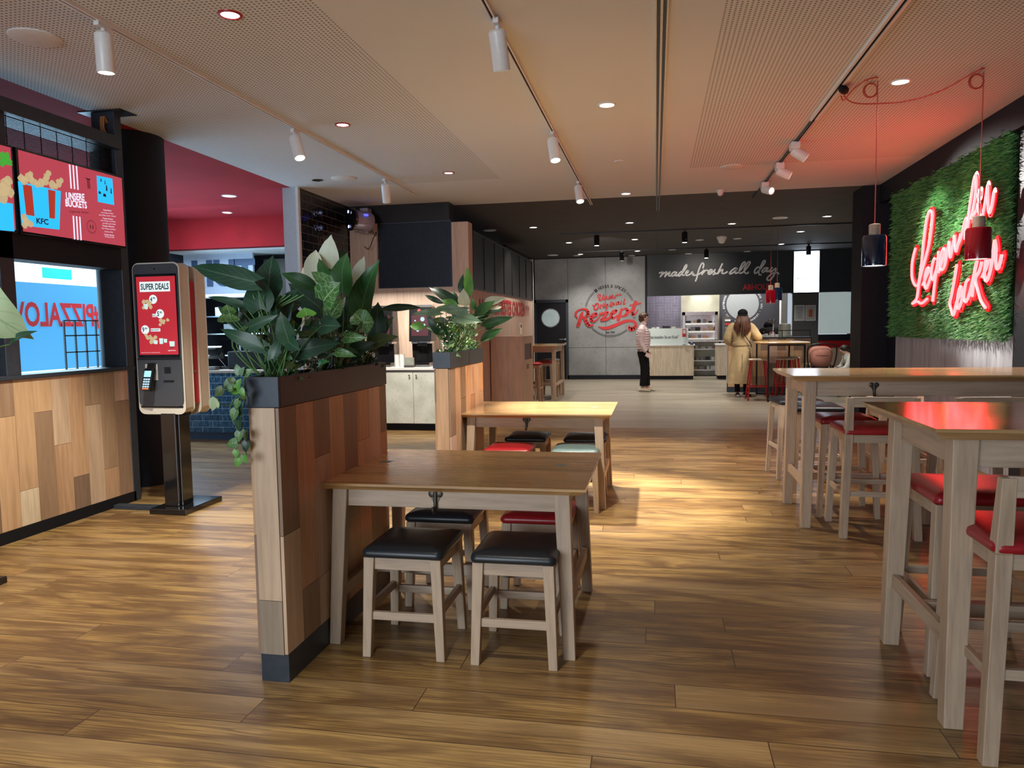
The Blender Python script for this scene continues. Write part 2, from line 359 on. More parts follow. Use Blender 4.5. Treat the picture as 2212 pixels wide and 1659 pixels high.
def ribbon(mb, pts, ws, n, lift=0, k=6):
    """flat stroke: pts on a plane with normal n, half widths ws"""
    _rl[0] = (_rl[0]+1) % 24; lift += _rl[0]*.0008
    n = Vector(n); pts = [Vector(p) for p in pts]
    if not hasattr(ws, '__len__'): ws = [ws]*len(pts)
    q = crom([Vector((*p, w_)) for p, w_ in zip(pts, ws)], k) if len(pts) > 2 else [Vector((*p, w_)) for p, w_ in zip(pts, ws)]
    P3 = [Vector(a[:3])+n*lift for a in q]; W = [max(a[3], 1e-4) for a in q]; vs = []
    for i, p in enumerate(P3):
        d = P3[min(i+1, len(P3)-1)]-P3[max(i-1, 0)]; s = n.cross(d).normalized() if d.length > 1e-9 else Vector((0, 0, 1))
        vs += [p+s*W[i], p-s*W[i]]
    mb.add(vs, [(2*i, 2*i+1, 2*i+3, 2*i+2) for i in range(len(P3)-1)])
    for j, p in enumerate(P3):
        if j in (0, len(P3)-1) or j % 2 == 0: mb.disc(p+n*(.0002+.0001*(j % 4)), W[j]*.995, n, 12)
def tag(o, label=None, cat=None, group=None, kind=None):
    if label: o['label'] = label
    if cat: o['category'] = cat
    if group: o['group'] = group
    if kind: o['kind'] = kind
    return o
def thing(name, label, cat, loc=(0, 0, 0), rz=0, group=None):
    o = bpy.data.objects.new(name, None); C.objects.link(o); o.location = loc; o.rotation_euler = (0, 0, rz); o.empty_display_size = .1
    return tag(o, label, cat, group)
def struct(name, mb, mat, **kw): return tag(mb.build(name, mat, **kw), kind='structure')
def dup(root, loc=None, rz=None, label=None, group=None):
    r = root.copy(); C.objects.link(r)
    if loc is not None: r.location = loc
    if rz is not None: r.rotation_euler = (0, 0, rz)
    if label: r['label'] = label
    if group: r['group'] = group
    def kids(a, b):
        for ch in list(a.children):
            c = ch.copy(); C.objects.link(c); c.parent = b
            if ch.type == 'LIGHT': pass
            kids(ch, c)
    kids(root, r)
    return r
def B(x0, x1, y0, y1, z0, z1): return MB().box(x0, x1, y0, y1, z0, z1)
_tc = {}
def tgeo(txt, bold=0.0, shear=0.0):
    key = (txt, bold, shear)
    if key not in _tc:
        cu = bpy.data.curves.new('tmp', 'FONT'); cu.body = txt; cu.size = 1; cu.offset = bold; cu.shear = shear; cu.resolution_u = 3
        ob = bpy.data.objects.new('tmp', cu); C.objects.link(ob); dg = bpy.context.evaluated_depsgraph_get()
        me = bpy.data.meshes.new_from_object(ob.evaluated_get(dg)); vs = [v.co.copy() for v in me.vertices]; fs = [tuple(p.vertices) for p in me.polygons]
        bpy.data.objects.remove(ob); bpy.data.meshes.remove(me); bpy.data.curves.remove(cu)
        x0 = min(v.x for v in vs); x1 = max(v.x for v in vs); y0 = min(v.y for v in vs); y1 = max(v.y for v in vs)
        _tc[key] = ([((v.x-x0)/(x1-x0), (v.y-y0)/(y1-y0)) for v in vs], fs)
    return _tc[key]
def text(mb, txt, o, u, v, w_, h_, bold=.0, shear=0.0):
    """text filling the w x h box whose lower left corner is o"""
    g, fs = tgeo(txt, bold, shear); o = Vector(o); u = Vector(u); v = Vector(v)
    mb.add([o+u*(a*w_)+v*(b*h_) for a, b in g], fs); return mb
# ============================================================ SETTING
struct('floor', MB().box(-8.1, 5.6, -5, 10.54, -.1, 0), 'floor')
struct('floor.001', MB().box(-8.1, 5.6, 10.54, 23.2, -.1, 0).box(-3.3, 5.6, 10.53, 10.55, -.1, .002), 'stone')
struct('ceiling', MB().box(-4.64, 3.2, -5, 11.0, 3.3, 3.4), 'ceil')
struct('ceiling.001', MB().box(-8.1, -4.64, -5, 11.15, 3.3, 3.4), 'redceil')
struct('ceiling.002', MB().box(-4.9, 5.6, 11.0, 23.2, 3.3, 3.4), 'darkceil')
struct('ceiling.003', MB().box(3.2, 5.6, -5, 11.0, 3.3, 3.4), 'darkceil')
# slot diffuser in the ceiling
t = MB()
for x in (.020, .055): t.box(x-.009, x+.009, -4.9, 12.4, 3.293, 3.3)
struct('trim_1', t, 'black')
t = MB(); t.box(-.006, .008, -4.9, 10.99, 3.290, 3.3).box(.030, .045, -4.9, 10.99, 3.291, 3.3).box(.067, .078, -4.9, 10.99, 3.290, 3.3)
struct('trim_2', t, 'whitem')
struct('trim_3', B(.036, .040, 12.4, 20.1, 3.296, 3.3), 'black')
# front of the shop behind the camera: piers and window frames
t = MB().box(-8.1, 5.6, -5.2, -5.0, 2.95, 3.3).box(-8.1, 5.6, -5.2, -5.0, 0, .35).box(-8.1, -5.0, -5.2, -5, 0, 3.3).box(2.9, 5.6, -5.2, -5, 0, 3.3)
struct('wall_front', t, 'dark')
t = MB()
for x in (-4.95, -3.0, -1.05, .9, 2.85): t.box(x-.04, x+.04, -5.1, -5.0, .35, 2.95)
struct('window_1', t, 'anthra')
struct('wall_left', B(-8.25, -8.1, -5, 23.2, 0, 3.3), 'dark')
# red bulkhead above the other counter
struct('wall_bulkhead', B(-8.1, -4.75, 11.15, 11.35, 2.82, 3.3), 'red')
struct('wall_counter_back', B(-8.1, -4.7, 12.2, 12.3, 0, 3.3), 'dark')
# white column end with the black brick wall behind it
struct('wall_pier', B(-4.76, -4.56, 9.05, 10.72, 0, 3.3), 'blueg')
struct('wall_brick', B(-4.565, -4.545, 9.10, 10.72, 0, 3.3), 'tileblk')
struct('trim_4', B(-4.575, -4.54, 9.04, 9.10, 0, 3.3), 'white')
# round column behind the ordering wall
struct('wall_column', MB().lathe([(.32, 0), (.32, 3.3)], (-4.92, 6.36, 0), 48), plain('column_paint', (.018, .024, .036), .55, ns=4), smooth=60)
# window wall far left with mirrored window lettering
struct('window_2', B(-8.05, -8.0, 7.6, 10.9, .95, 2.13), glow('daylit_window', (.07, .36, .70), .9))
struct('window_3', B(-8.05, -8.0, 7.6, 10.9, 2.13, 2.45), glow('bright_transom_window', (.75, .93, 1.0), 1.6))
t = MB()
text(t, '#PIZZALOVERS', (-7.985, 9.62, 1.52), (0, -1, 0), (0, 0, 1), 2.05, .36, .03)
tag(t.build('window_lettering', 'letred'), 'red mirrored hashtag lettering on the blue window far left', 'lettering')
tag(B(-7.99, -7.98, 8.55, 9.05, 2.20, 2.34).build('exit_sign', glow('green_exit_sign', (.02, .65, .62), 1.0)), 'green sign above the mirrored window lettering', 'sign')
# ---- ordering wall on the left
ow = thing('menu_partition', 'plank-clad half wall with dark frame carrying the menu screens', 'partition', (-4.53, 4.0, 0))
def lb(*a): return B(a[0]+4.53, a[1]+4.53, a[2]-4.0, a[3]-4.0, a[4], a[5])
tones = {'d': (.30, .20, .135), 'b': (.36, .235, .15), 't': (.62, .40, .235), 'l': (.68, .50, .345), 'p': (.66, .45, .34), 'w': (.80, .66, .49), 'o': (.60, .34, .195), 'k': (.52, .35, .22)}
def boards(mb, plane, val, u0, width, cols, zlo, zhi, thick, sgn=1, limit=None):
    """vertical boards: cols = list of [(z split from top..., tone)...]"""
    for i, col in enumerate(cols):
        a = u0+width*i*sgn; b_ = a+width*sgn; lo, hi = min(a, b_)+.0012, max(a, b_)-.0012
        if limit: lo = max(lo, limit[0]); hi = min(hi, limit[1])
        if hi-lo < .004: continue
        top = zhi
        for zs, tn in col:
            j = random.uniform(.93, 1.07); c = tuple(x*j*random.uniform(.98, 1.02) for x in tones[tn])
            if plane == 'x': mb.box(val, val+thick, lo, hi, zs+.0012, top-.0012, c)
            else: mb.box(lo, hi, val, val+thick, zs+.0012, top-.0012, c)
            top = zs
Z1, Z2, Z3, Z0 = .883, .615, .34, .085
cl = MB()
colsL = [[(Z1, 'p'), (Z0, 'b')], [(Z3, 'k'), (Z0, 't')], [(Z1, 'k'), (Z0, 'l')], [(Z3, 't'), (Z0, 'd')], [(Z2, 'l'), (Z0, 't')], [(Z1, 't'), (Z0, 'b')], [(Z3, 't'), (Z0, 'w')],
         [(Z1, 'b'), (Z0, 't')], [(Z2, 't'), (Z3, 'p'), (Z0, 'd')], [(Z1, 'l'), (Z0, 't')], [(Z3, 'd'), (Z0, 'p')]]
while len(colsL) < 36: colsL.append(random.choice(colsL[:11]))
boards(cl, 'x', .088, 5.58-4.0, .165, colsL, Z0, 1.135, .012, -1)
cl.build('cladding', 'board', ow)
lb(-4.63, -4.445, -.3, 5.575, .0, 1.135).build('core', 'blackm', ow)
lb(-4.65, -4.415, -.3, 5.66, 1.135, 1.165).build('sill', 'anthra', ow, bevel=.003)
lb(-4.60, -4.425, -.3, 5.60, 0, .083).build('plinth', 'blackm', ow)
lb(-4.64, -4.425, 5.575, 5.66, 0, 3.3).build('post', 'anthra', ow, bevel=.003)
for y in (4.44, 3.3, 2.2, 1.1): lb(-4.64, -4.425, y-.06, y+.06, 1.165, 3.0).build('post', 'anthra', ow, bevel=.003)
lb(-4.70, -4.38, -.3, 5.60, 2.98, 3.08).build('beam', 'anthra', ow, bevel=.003)
lb(-4.62, -4.425, -.3, 5.575, 1.985, 2.17).build('fascia', 'dark', ow)
t = MB()
for k in range(24): z = 2.745+k*.0105; t.box(.06, .068, -4.2, 1.575, z, z+.0042)
for k in range(38): y = -4.1+k*.15; t.box(.057, .06, y, y+.006, 2.74, 2.99)
t.build('mesh_grille', 'blackm', ow)
t = MB()
for k in range(3): t.tube([(.05-k*.014, 1.57, 3.2-.005*k), (.05-k*.014, 1.53, 3.24), (.05-k*.014, 1.525, 3.14), (.05-k*.014, 1.57, 3.10)], .005, 6)
t.build('cable', plain('orange_cable', (.6, .25, .08), .5), ow)
lb(-4.74, -4.33, 5.54, 5.74, 3.292, 3.3).build('ceiling_plate', 'anthra', ow)
# ---- menu screens (content is flat on the real screens)
def screen(y0, y1, label):
    s = thing('menu_screen', label, 'screen', (-4.38, y0, 2.16), group=None)
    B(-.035, -.002, 0, y1-y0, 0, .60).build('housing', 'blackg', s, bevel=.004)
    return s
SCRED = glow('screen_rose', (.50, .060, .090), .82); SCBLUE = glow('screen_blue', (.02, .50, 1.0), 1.0); SCW = glow('screen_white', (.80, .80, 1.0), 1.0)
SCB = glow('screen_black', (.01, .01, .015), .5); SCR2 = glow('screen_brick', (.40, .035, .02), .9); SCT = glow('screen_fried', (.52, .40, .22), .9); SCG = glow('screen_green', (.06, .36, .04), .9)
s1 = screen(4.53, 5.59, 'menu screen with a striped bucket, right of its neighbour'); W1 = 1.06
def pl(mb, pts, x): mb.add([(x, y, z) for y, z in pts], [tuple(range(len(pts)))]); return mb
def on1(px, py): p = at(px, py, 'x', -4.38); return (p.y-4.53, p.z-2.16)
pl(MB(), [(.015, .018), (W1-.015, .018), (W1-.015, .582), (.015, .582)], .0005).build('picture', SCRED, s1)
pl(MB(), [on1(38, 391), on1(131, 413), on1(128, 496), on1(46, 487)], .002).build('bucket_picture', SCBLUE, s1)
pl(MB(), [on1(48, 397), on1(68, 402), on1(74, 467), on1(56, 464)], .003).build('bucket_stripe', SCR2, s1)
pl(MB(), [on1(103, 409), on1(119, 413), on1(118, 473), on1(106, 471)], .003).build('bucket_stripe', SCR2, s1)
t = MB(); random.seed(3)
for px, py, r in [(44, 385, 9), (52, 390, 9), (62, 384, 10), (72, 393, 9), (80, 398, 7), (88, 395, 9), (100, 382, 8), (104, 374, 7), (97, 392, 9), (113, 400, 9), (126, 396, 8), (132, 390, 6), (120, 402, 7), (66, 376, 6), (48, 470, 8), (56, 478, 9), (65, 484, 7), (46, 485, 7)]:
    if (px, py) == (48, 470): t.build('chicken_picture', SCT, s1); t = MB()
    y, z = on1(px, py); y = max(y, .03); rr = r/1600*5.9
    t.add([(.0035, y+rr*random.uniform(.75, 1.15)*math.cos(a*.63), z+rr*random.uniform(.75, 1.15)*math.sin(a*.63)) for a in range(10)], [tuple(range(10))])
t.build('chicken_picture', SCT, s1)
def txt1(mb, s_, x0, y0, x1, y1, h, bold=.03, shear=0, x=.004):
    a = on1(x0, y0); b_ = on1(x1, y1); u = Vector((0, b_[0]-a[0], b_[1]-a[1])); L_ = u.length; text(mb, s_, (x, a[0], a[1]), u/L_, (0, 0, 1), L_, h, bold, shear)
t = MB(); txt1(t, 'UNSERE', 142, 431, 182, 434, .055); txt1(t, 'BUCKETS', 141, 446, 187, 451, .055)
for k in range(3):
    a = on1(148+k*7.4, 355+k*1.5); b_ = on1(151.5+k*7.4, 407+k*1.4); w_ = .013
    pl(t, [(a[0], a[1]), (a[0]+w_, a[1]), (b_[0]+w_, b_[1]), (b_[0], b_[1])], .004)
    a = on1(156+k*7, 466+k*1); b_ = on1(159+k*7, 517+k*1)
    pl(t, [(a[0], a[1]), (a[0]+w_, a[1]), (b_[0]+w_, b_[1]), (b_[0], b_[1])], .004)
for j, (px, py, w_) in enumerate([(222, 455, 18), (218, 461, 26), (213, 466, 36), (221, 473, 22), (217, 478, 32), (221, 484, 28), (220, 489, 26), (219, 495, 30), (225, 502, 18), (224, 508, 22), (226, 513, 20)]):
    txt1(t, ('Tenders Bucket', 'Hot Wings und Filets', 'mit Dip nach Wahl')[j % 3], px, py, px+w_, py+w_*.1, .012, 0)
t.build('lettering', SCW, s1)
t = MB(); txt1(t, 'KFC', 78, 483, 104, 486, .042); txt1(t, 'Legendär lecker', 149, 460, 192, 463, .022, 0, .3)
c = on1(197, 490)
for r0 in (.052, .046):
    for k in range(40):
        a0, a1 = 2*PI*k/40, 2*PI*(k+1)/40; pl(t, [(c[0]+r*math.cos(a), c[1]+r*math.sin(a)) for r, a in ((r0, a0), (r0, a1), (r0-.002, a1), (r0-.002, a0))], .004)
txt1(t, '11', 194, 494, 201, 495, .03)
a = on1(183, 385); pl(t, [(a[0], a[1]), (a[0]+.055, a[1]-.005), (a[0]+.055, a[1]+.004), (a[0], a[1]+.004)], .004)
for d in (.018, .034): pl(t, [(a[0]+d, a[1]), (a[0]+d+.008, a[1]), (a[0]+d+.014, a[1]-.075), (a[0]+d+.006, a[1]-.075)], .004)
t.build('lettering', SCB, s1)
pl(MB(), [on1(208, 379), on1(242, 386), on1(246, 443), on1(211, 436)], .003).build('card_picture', SCBLUE, s1)
t = MB(); 
for (px, py, w_, h_) in [(212, 418, 8, 6), (222, 424, 10, 7), (228, 412, 5, 14), (238, 418, 4, 14), (216, 392, 4, 8), (225, 398, 3, 10)]: a = on1(px, py); pl(t, [(a[0], a[1]), (a[0]+w_*.0035, a[1]), (a[0]+w_*.0030, a[1]+h_*.003), (a[0]+.004, a[1]+h_*.0034)], .004)
t.build('card_mark', SCB, s1)
# (second screen, cut by the frame)
s2 = screen(3.42, 4.50, 'menu screen with a burger picture, cut off by the photo edge')
pl(MB(), [(.015, .018), (1.065, .018), (1.065, .582), (.015, .582)], .0005).build('picture', SCRED, s2)
def on2(px, py): p = at(px, py, 'x', -4.38); return (p.y-3.42, p.z-2.16)
pl(MB(), [on2(-60, 425), on2(27, 440), on2(31, 500), on2(-60, 492)], .002).build('panel_picture', SCBLUE, s2)
t = MB()
for px, py, r in [(4, 425, 16), (12, 400, 14), (20, 415, 12), (18, 390, 10), (6, 410, 14)]:
    y, z = on2(px, py); rr = r/1600*5.4; t.add([(.003, y+rr*random.uniform(.8, 1.1)*math.cos(a*.63), z+rr*random.uniform(.8, 1.1)*math.sin(a*.63)) for a in range(10)], [tuple(range(10))])
t.build('burger_picture', SCT, s2)
t = MB()
for px, py, r in [(8, 340, 12), (18, 350, 10), (14, 336, 8), (4, 352, 9)]:
    y, z = on2(px, py); rr = r/1600*5.4; t.add([(.003, y+rr*random.uniform(.6, 1.2)*math.cos(a*.63), z+rr*random.uniform(.6, 1.2)*math.sin(a*.63)) for a in range(10)], [tuple(range(10))])
t.build('lettuce_picture', SCG, s2)
# ---- right wall with the hedge
struct('wall_right', B(3.12, 3.3, -5, 11.4, 0, 3.3), 'dark')
struct('trim_5', B(2.99, 3.13, -5, 11.0, 3.05, 3.3), 'dark', bevel=.004)
t = MB()
for k in range(15): y = 7.15+k*.22; t.box(3.075, 3.12, y+.001, y+.219, 0, 1.35)
struct('wall_panelling', t, 'greywood')
struct('wall_corner_pier', B(2.785, 3.3, 11.0, 11.55, 0, 3.3), 'dark')
struct('wall_dark_near', B(3.04, 3.12, -5, 7.13, 0, 3.3), plain('dark_blue_wall', (.016, .018, .026), .5))
struct('wall_right.001', B(5.5, 5.6, 11.4, 23.2, 0, 3.3), 'dark')
struct('wall_right.002', B(3.3, 5.6, 11.35, 11.45, 0, 3.3), 'dark')

tag(B(2.81, 2.91, 10.982, 11.0, 2.50, 2.60).build('wall_sensor', 'white', bevel=.004), 'small white box on the dark pier beside the hedge', 'sensor')
# ---- back wall of the room
yb = 20.2
t = MB()
xs = [-3.25, -2.34, -1.32, -.27]
for x0, x1 in zip(xs[:-1], xs[1:]):
    for z0, z1 in ((2.16, 3.28),) if x0 < -3 else ((.11, .86), (.866, 3.28)): t.box(x0+.004, x1-.004, yb, yb+.05, z0+.004, z1)
struct('wall_back', t, 'concrete')
struct('wall_back.001', MB().box(-3.4, -.25, yb+.05, yb+.15, 0, 3.3).box(-2.36, -.26, yb-.03, yb+.05, 0, .11).box(-.27, -.22, yb-.02, yb+.1, 0, 3.3), 'dark')
struct('door_1', MB().box(-3.25, -2.36, yb-.012, yb+.05, .01, 2.14), 'dark')
d = B(-3.30, -3.21, yb-.03, yb+.05, 0, 2.18); d.box(-2.40, -2.33, yb-.03, yb+.05, 0, 2.18); d.box(-3.3, -2.33, yb-.03, yb+.05, 2.10, 2.18)
struct('door_1_frame', d, 'anthra')
pc = at(1189, 687, 'y', yb)
tag(MB().lathe([(.235, 0), (.235, .012)], (pc.x, yb-.014, pc.z), 40, (0, -1, 0)).build('door_window', plain('frosted_porthole_glass', (.30, .36, .36), .25, emit=(.55, .68, .68), es=.28, noise=.1, ns=6), smooth=40), 'round porthole window in the dark door', 'window', kind='structure')
t = MB().lathe([(.26, 0), (.26, .008)], (pc.x, yb-.013, pc.z), 40, (0, -1, 0)); struct('door_window_rim', t, 'steel', smooth=40)
t = MB().lathe([(.028, 0), (.028, .05)], (-2.42, yb-.013, 1.10), 16, (0, -1, 0)).cyl((-2.42, yb-.06, 1.10), (-2.58, yb-.06, 1.10), .012).lathe([(.026, 0), (.026, .012)], (-2.42, yb-.013, .99), 16, (0, -1, 0))
struct('door_handle', t, 'steel', smooth=40)
# header board above the kitchen opening
struct('wall_header', MB().box(-.22, 3.46, yb, yb+.2, 2.22, 3.3).box(4.10, 5.5, yb, yb+.2, 2.22, 3.3).box(3.46, 4.10, yb+.03, yb+.2, 2.20, 3.3), plain('header_paint', (.018, .022, .028), .5, ns=3))
struct('wall_side_panel', B(3.47, 4.10, yb, yb+.1, 0, 2.2), plain('grey_panel', (.12, .12, .125), .6))
t = B(4.88, 5.5, yb, yb+.1, 0, 2.22); struct('wall_back.002', t, 'dark')
struct('window_4', B(4.12, 4.88, yb+.02, yb+.05, 1.16, 2.21), plain('frosted_window', (.32, .38, .38), .3, emit=(.6, .72, .70), es=.38, noise=.12, ns=1.2))
struct('wall_back.003', B(4.10, 4.88, yb, yb+.08, .98, 1.14), 'dark')
struct('trim_6', B(4.10, 4.88, yb-.01, yb+.08, .80, .98), 'vred')
struct('wall_back.004', B(4.10, 4.88, yb, yb+.08, 0, .80), 'wallwood')
# bright advertising screen
t = thing('advertising_screen', 'tall glowing white screen beside the handwritten wall slogan', 'screen', (3.785, yb-.05, 2.21))
B(-.325, .325, 0, .08, 0, 1.07).build('housing', 'black', t)
B(-.305, .305, -.004, 0, .015, 1.055).build('display', glow('display_glow', (.72, .84, 1.0), 4.2, True), t)
m = MB(); text(m, 'HOO', (-.28, -.007, .34), (1, 0, 0), (0, 0, 1), .30, .05, .01); m.build('lettering', glow('teal_screen_text', (.0, .25, .35), .8), t)
# kitchen room behind
yk = 21.85
struct('wall_kitchen_back', B(-.25, .70, yk, yk+.1, 0, 3.0), 'dark')
t = MB(); x = -.22
import itertools
for i in range(4):
    for j in range(7):
        X0 = -.24+i*.245; Zz = .85+j*.245
        for k in range(3):
            a = .2*k/2.45
            if (i+j) % 2: t.box(X0+.002, X0+.243, yk-.02, yk, Zz+k*.0817+.002, Zz+(k+1)*.0817-.002)
            else: t.box(X0+k*.0817+.002, X0+(k+1)*.0817-.002, yk-.02, yk, Zz+.002, Zz+.243)
struct('wall_kitchen_tiles', t, plain('lilac_grey_tile', (.22, .20, .27), .3, ns=8))
struct('wall_kitchen_panel', MB().box(.715, 1.775, yk-.06, yk+.1, 0, 3.0), 'hood')
struct('wall_kitchen_dark_tiles', B(1.78, 3.5, yk, yk+.1, 0, 3.0), 'tilegrey')
struct('wall_kitchen_pillar', B(3.30, 3.46, 20.9, 21.2, 0, 3.0), 'whitem')
struct('ceiling.004', B(-.25, 5.5, 20.4, 23, 2.98, 3.0), 'whitem')
# housing of the drinks area: oak walls with black mesh panels on top
struct('wall_middle', MB().box(-4.56, -2.70, 10.66, 10.86, 0, 2.06).box(-2.90, -2.70, 10.86, 16.44, 0, 2.03).box(-2.94, -2.69, 10.65, 10.90, 0, 3.0).box(-4.53, -4.10, 10.65, 10.88, 2.06, 3.03), 'wallwood')
struct('trim_7', B(-2.92, -2.68, 16.44, 16.50, 0, 2.95), 'white')
struct('wall_middle.001', MB().box(-4.56, -2.98, 10.68, 10.95, 3.035, 3.3).box(-4.1, -2.94, 10.86, 16.4, 2.94, 2.97).box(-2.93, -2.78, 10.9, 16.44, 2.90, 2.96), 'black')
t = MB().box(-4.10, -2.94, 10.74, 10.76, 2.06, 3.035)
struct('wall_middle.002', t, 'blackm')
t = MB()
z = 2.07
while z < 3.03: t.box(-4.10, -2.94, 10.700, 10.706, z, z+.009); z += .021
x = -4.10
while x < -2.95: t.box(x, x+.006, 10.706, 10.712, 2.06, 3.03); x += .028
t.box(-4.10, -2.94, 10.69, 10.73, 2.045, 2.07).box(-4.10, -2.94, 10.69, 10.73, 3.02, 3.045).box(-4.11, -4.09, 10.69, 10.73, 2.05, 3.04).box(-2.96, -2.94, 10.69, 10.73, 2.05, 3.04)
struct('wall_mesh', t, plain('black_blue_mesh', (.05, .062, .09), .4, .4))
n = 7
for k in range(n):
    y0 = 10.93+k*(16.42-10.93)/n; y1 = 10.93+(k+1)*(16.42-10.93)/n
    g = thing('mesh_frame_panel', ['first black mesh panel from the oak pillar above the red slogan', 'second black mesh panel from the oak pillar above the red slogan', 'third black mesh panel from the oak pillar above the red slogan', 'middle of the seven black mesh panels above the red slogan', 'third-last black mesh panel above the red slogan', 'second-last black mesh panel above the red slogan', 'last black mesh panel above the red slogan, nearest the dark door'][k], 'panel', (-2.70, y0, 2.03), group='mesh panels above the red chicken slogan')
    B(-.01, .0, 0, y1-y0, 0, .87).build('mesh', plain('fine_black_mesh', (.012, .012, .012), .4, .3) if k == 0 else bpy.data.materials['fine_black_mesh'], g)
    m = MB(); h = y1-y0
    m.box(-.02, .012, 0, .02, 0, .87).box(-.02, .012, h-.015, h, 0, .87).box(-.02, .012, 0, h, 0, .025).box(-.02, .012, 0, h, .85, .87); m.build('frame', 'black', g)
struct('wall_back.005', B(-3.5, -3.3, 16.5, 20.3, 0, 3.3), 'dark')
# ---------------------------------------------------------------- wall lettering
U, V = Vector((1, 0, 0)), Vector((0, 0, 1)); NB = (0, -1, 0)
def z1(p): return at(1410+p[0]*150/2212, 550+p[1]*150/2212, 'y', yb-.012)
def z2(p): return at(1550+p[0]*150/2212, 550+p[1]*150/2212, 'y', yb-.012)
def z3(p): return at(1230+p[0]/11.847, 600+p[1]/11.85, 'y', yb-.006)
t = MB(); hw = .0195
for s_ in ([(215, 582), (300, 560), (320, 572), (240, 705)], [(240, 705), (330, 610), (430, 550), (440, 565), (385, 705)], [(385, 705), (460, 620), (535, 555), (545, 575), (508, 650), (530, 682), (585, 665)],
           [(705, 545), (640, 580), (597, 650), (620, 685), (680, 655), (762, 560), (722, 650), (755, 675), (815, 630)], [(930, 528), (850, 590), (815, 665), (850, 678), (940, 590), (1060, 420), (1085, 340), (1060, 325), (1000, 420), (935, 590), (950, 655), (1000, 650)],
           [(1000, 650), (1090, 590), (1135, 540), (1115, 508), (1060, 560), (1040, 630), (1095, 662), (1190, 625), (1262, 552)],
           [(1600, 425), (1625, 330), (1605, 275), (1560, 290), (1500, 400), (1440, 580), (1400, 750), (1362, 842)], [(1300, 605), (1270, 640), (1330, 658), (1430, 640), (1540, 580), (1630, 500)],
           [(1625, 500), (1565, 635)], [(1575, 620), (1650, 535), (1700, 498), (1755, 508)], [(1770, 590), (1870, 530), (1885, 485), (1830, 485), (1765, 570), (1790, 627), (1870, 595), (1985, 480)], [(1985, 480), (1950, 530), (1985, 590), (1925, 637)]): ribbon(t, [z1(p) for p in s_], hw, NB)
for s_ in ([(-110, 615), (0, 590), (60, 480), (152, 295)], [(0, 610), (90, 510), (165, 478), (140, 560), (155, 600), (225, 595), (305, 550)],
           [(600, 440), (570, 425), (470, 490), (388, 580), (410, 615), (520, 555), (622, 450), (552, 565), (590, 595), (680, 545), (800, 400), (880, 275), (862, 235), (800, 280), (720, 430), (688, 550), (712, 590), (800, 565), (920, 440), (1030, 275), (1015, 225), (950, 270), (870, 420), (850, 530), (890, 590), (940, 602), (980, 565)],
           [(1335, 400), (1260, 412), (1182, 510), (1182, 590), (1240, 582), (1350, 470), (1480, 300), (1515, 220), (1492, 185), (1440, 240), (1350, 430), (1312, 560), (1330, 642), (1382, 640)],
           [(1600, 425), (1520, 425), (1425, 510), (1422, 560), (1480, 548), (1605, 430), (1550, 520), (1580, 545), (1640, 512)], [(1735, 415), (1660, 530), (1690, 556), (1760, 510), (1850, 440), (1840, 540), (1790, 660), (1700, 785), (1620, 822), (1575, 790), (1600, 720), (1700, 630), (1820, 572), (1890, 575), (1945, 612)]): ribbon(t, [z2(p) for p in s_], hw, NB)
tag(t.build('slogan_lettering', 'letwhite'), 'white handwritten slogan made fresh all day on the dark header', 'lettering')
t = MB(); a = at(1604, 627, 'y', yb-.01); b_ = at(1668, 625, 'y', yb-.01); text(t, 'ABHOLEN', a, U, V, (b_-a).length*1.09, .155, .035)
tag(t.build('pickup_lettering', 'letred'), 'red capital lettering ABHOLEN on the dark header', 'lettering')
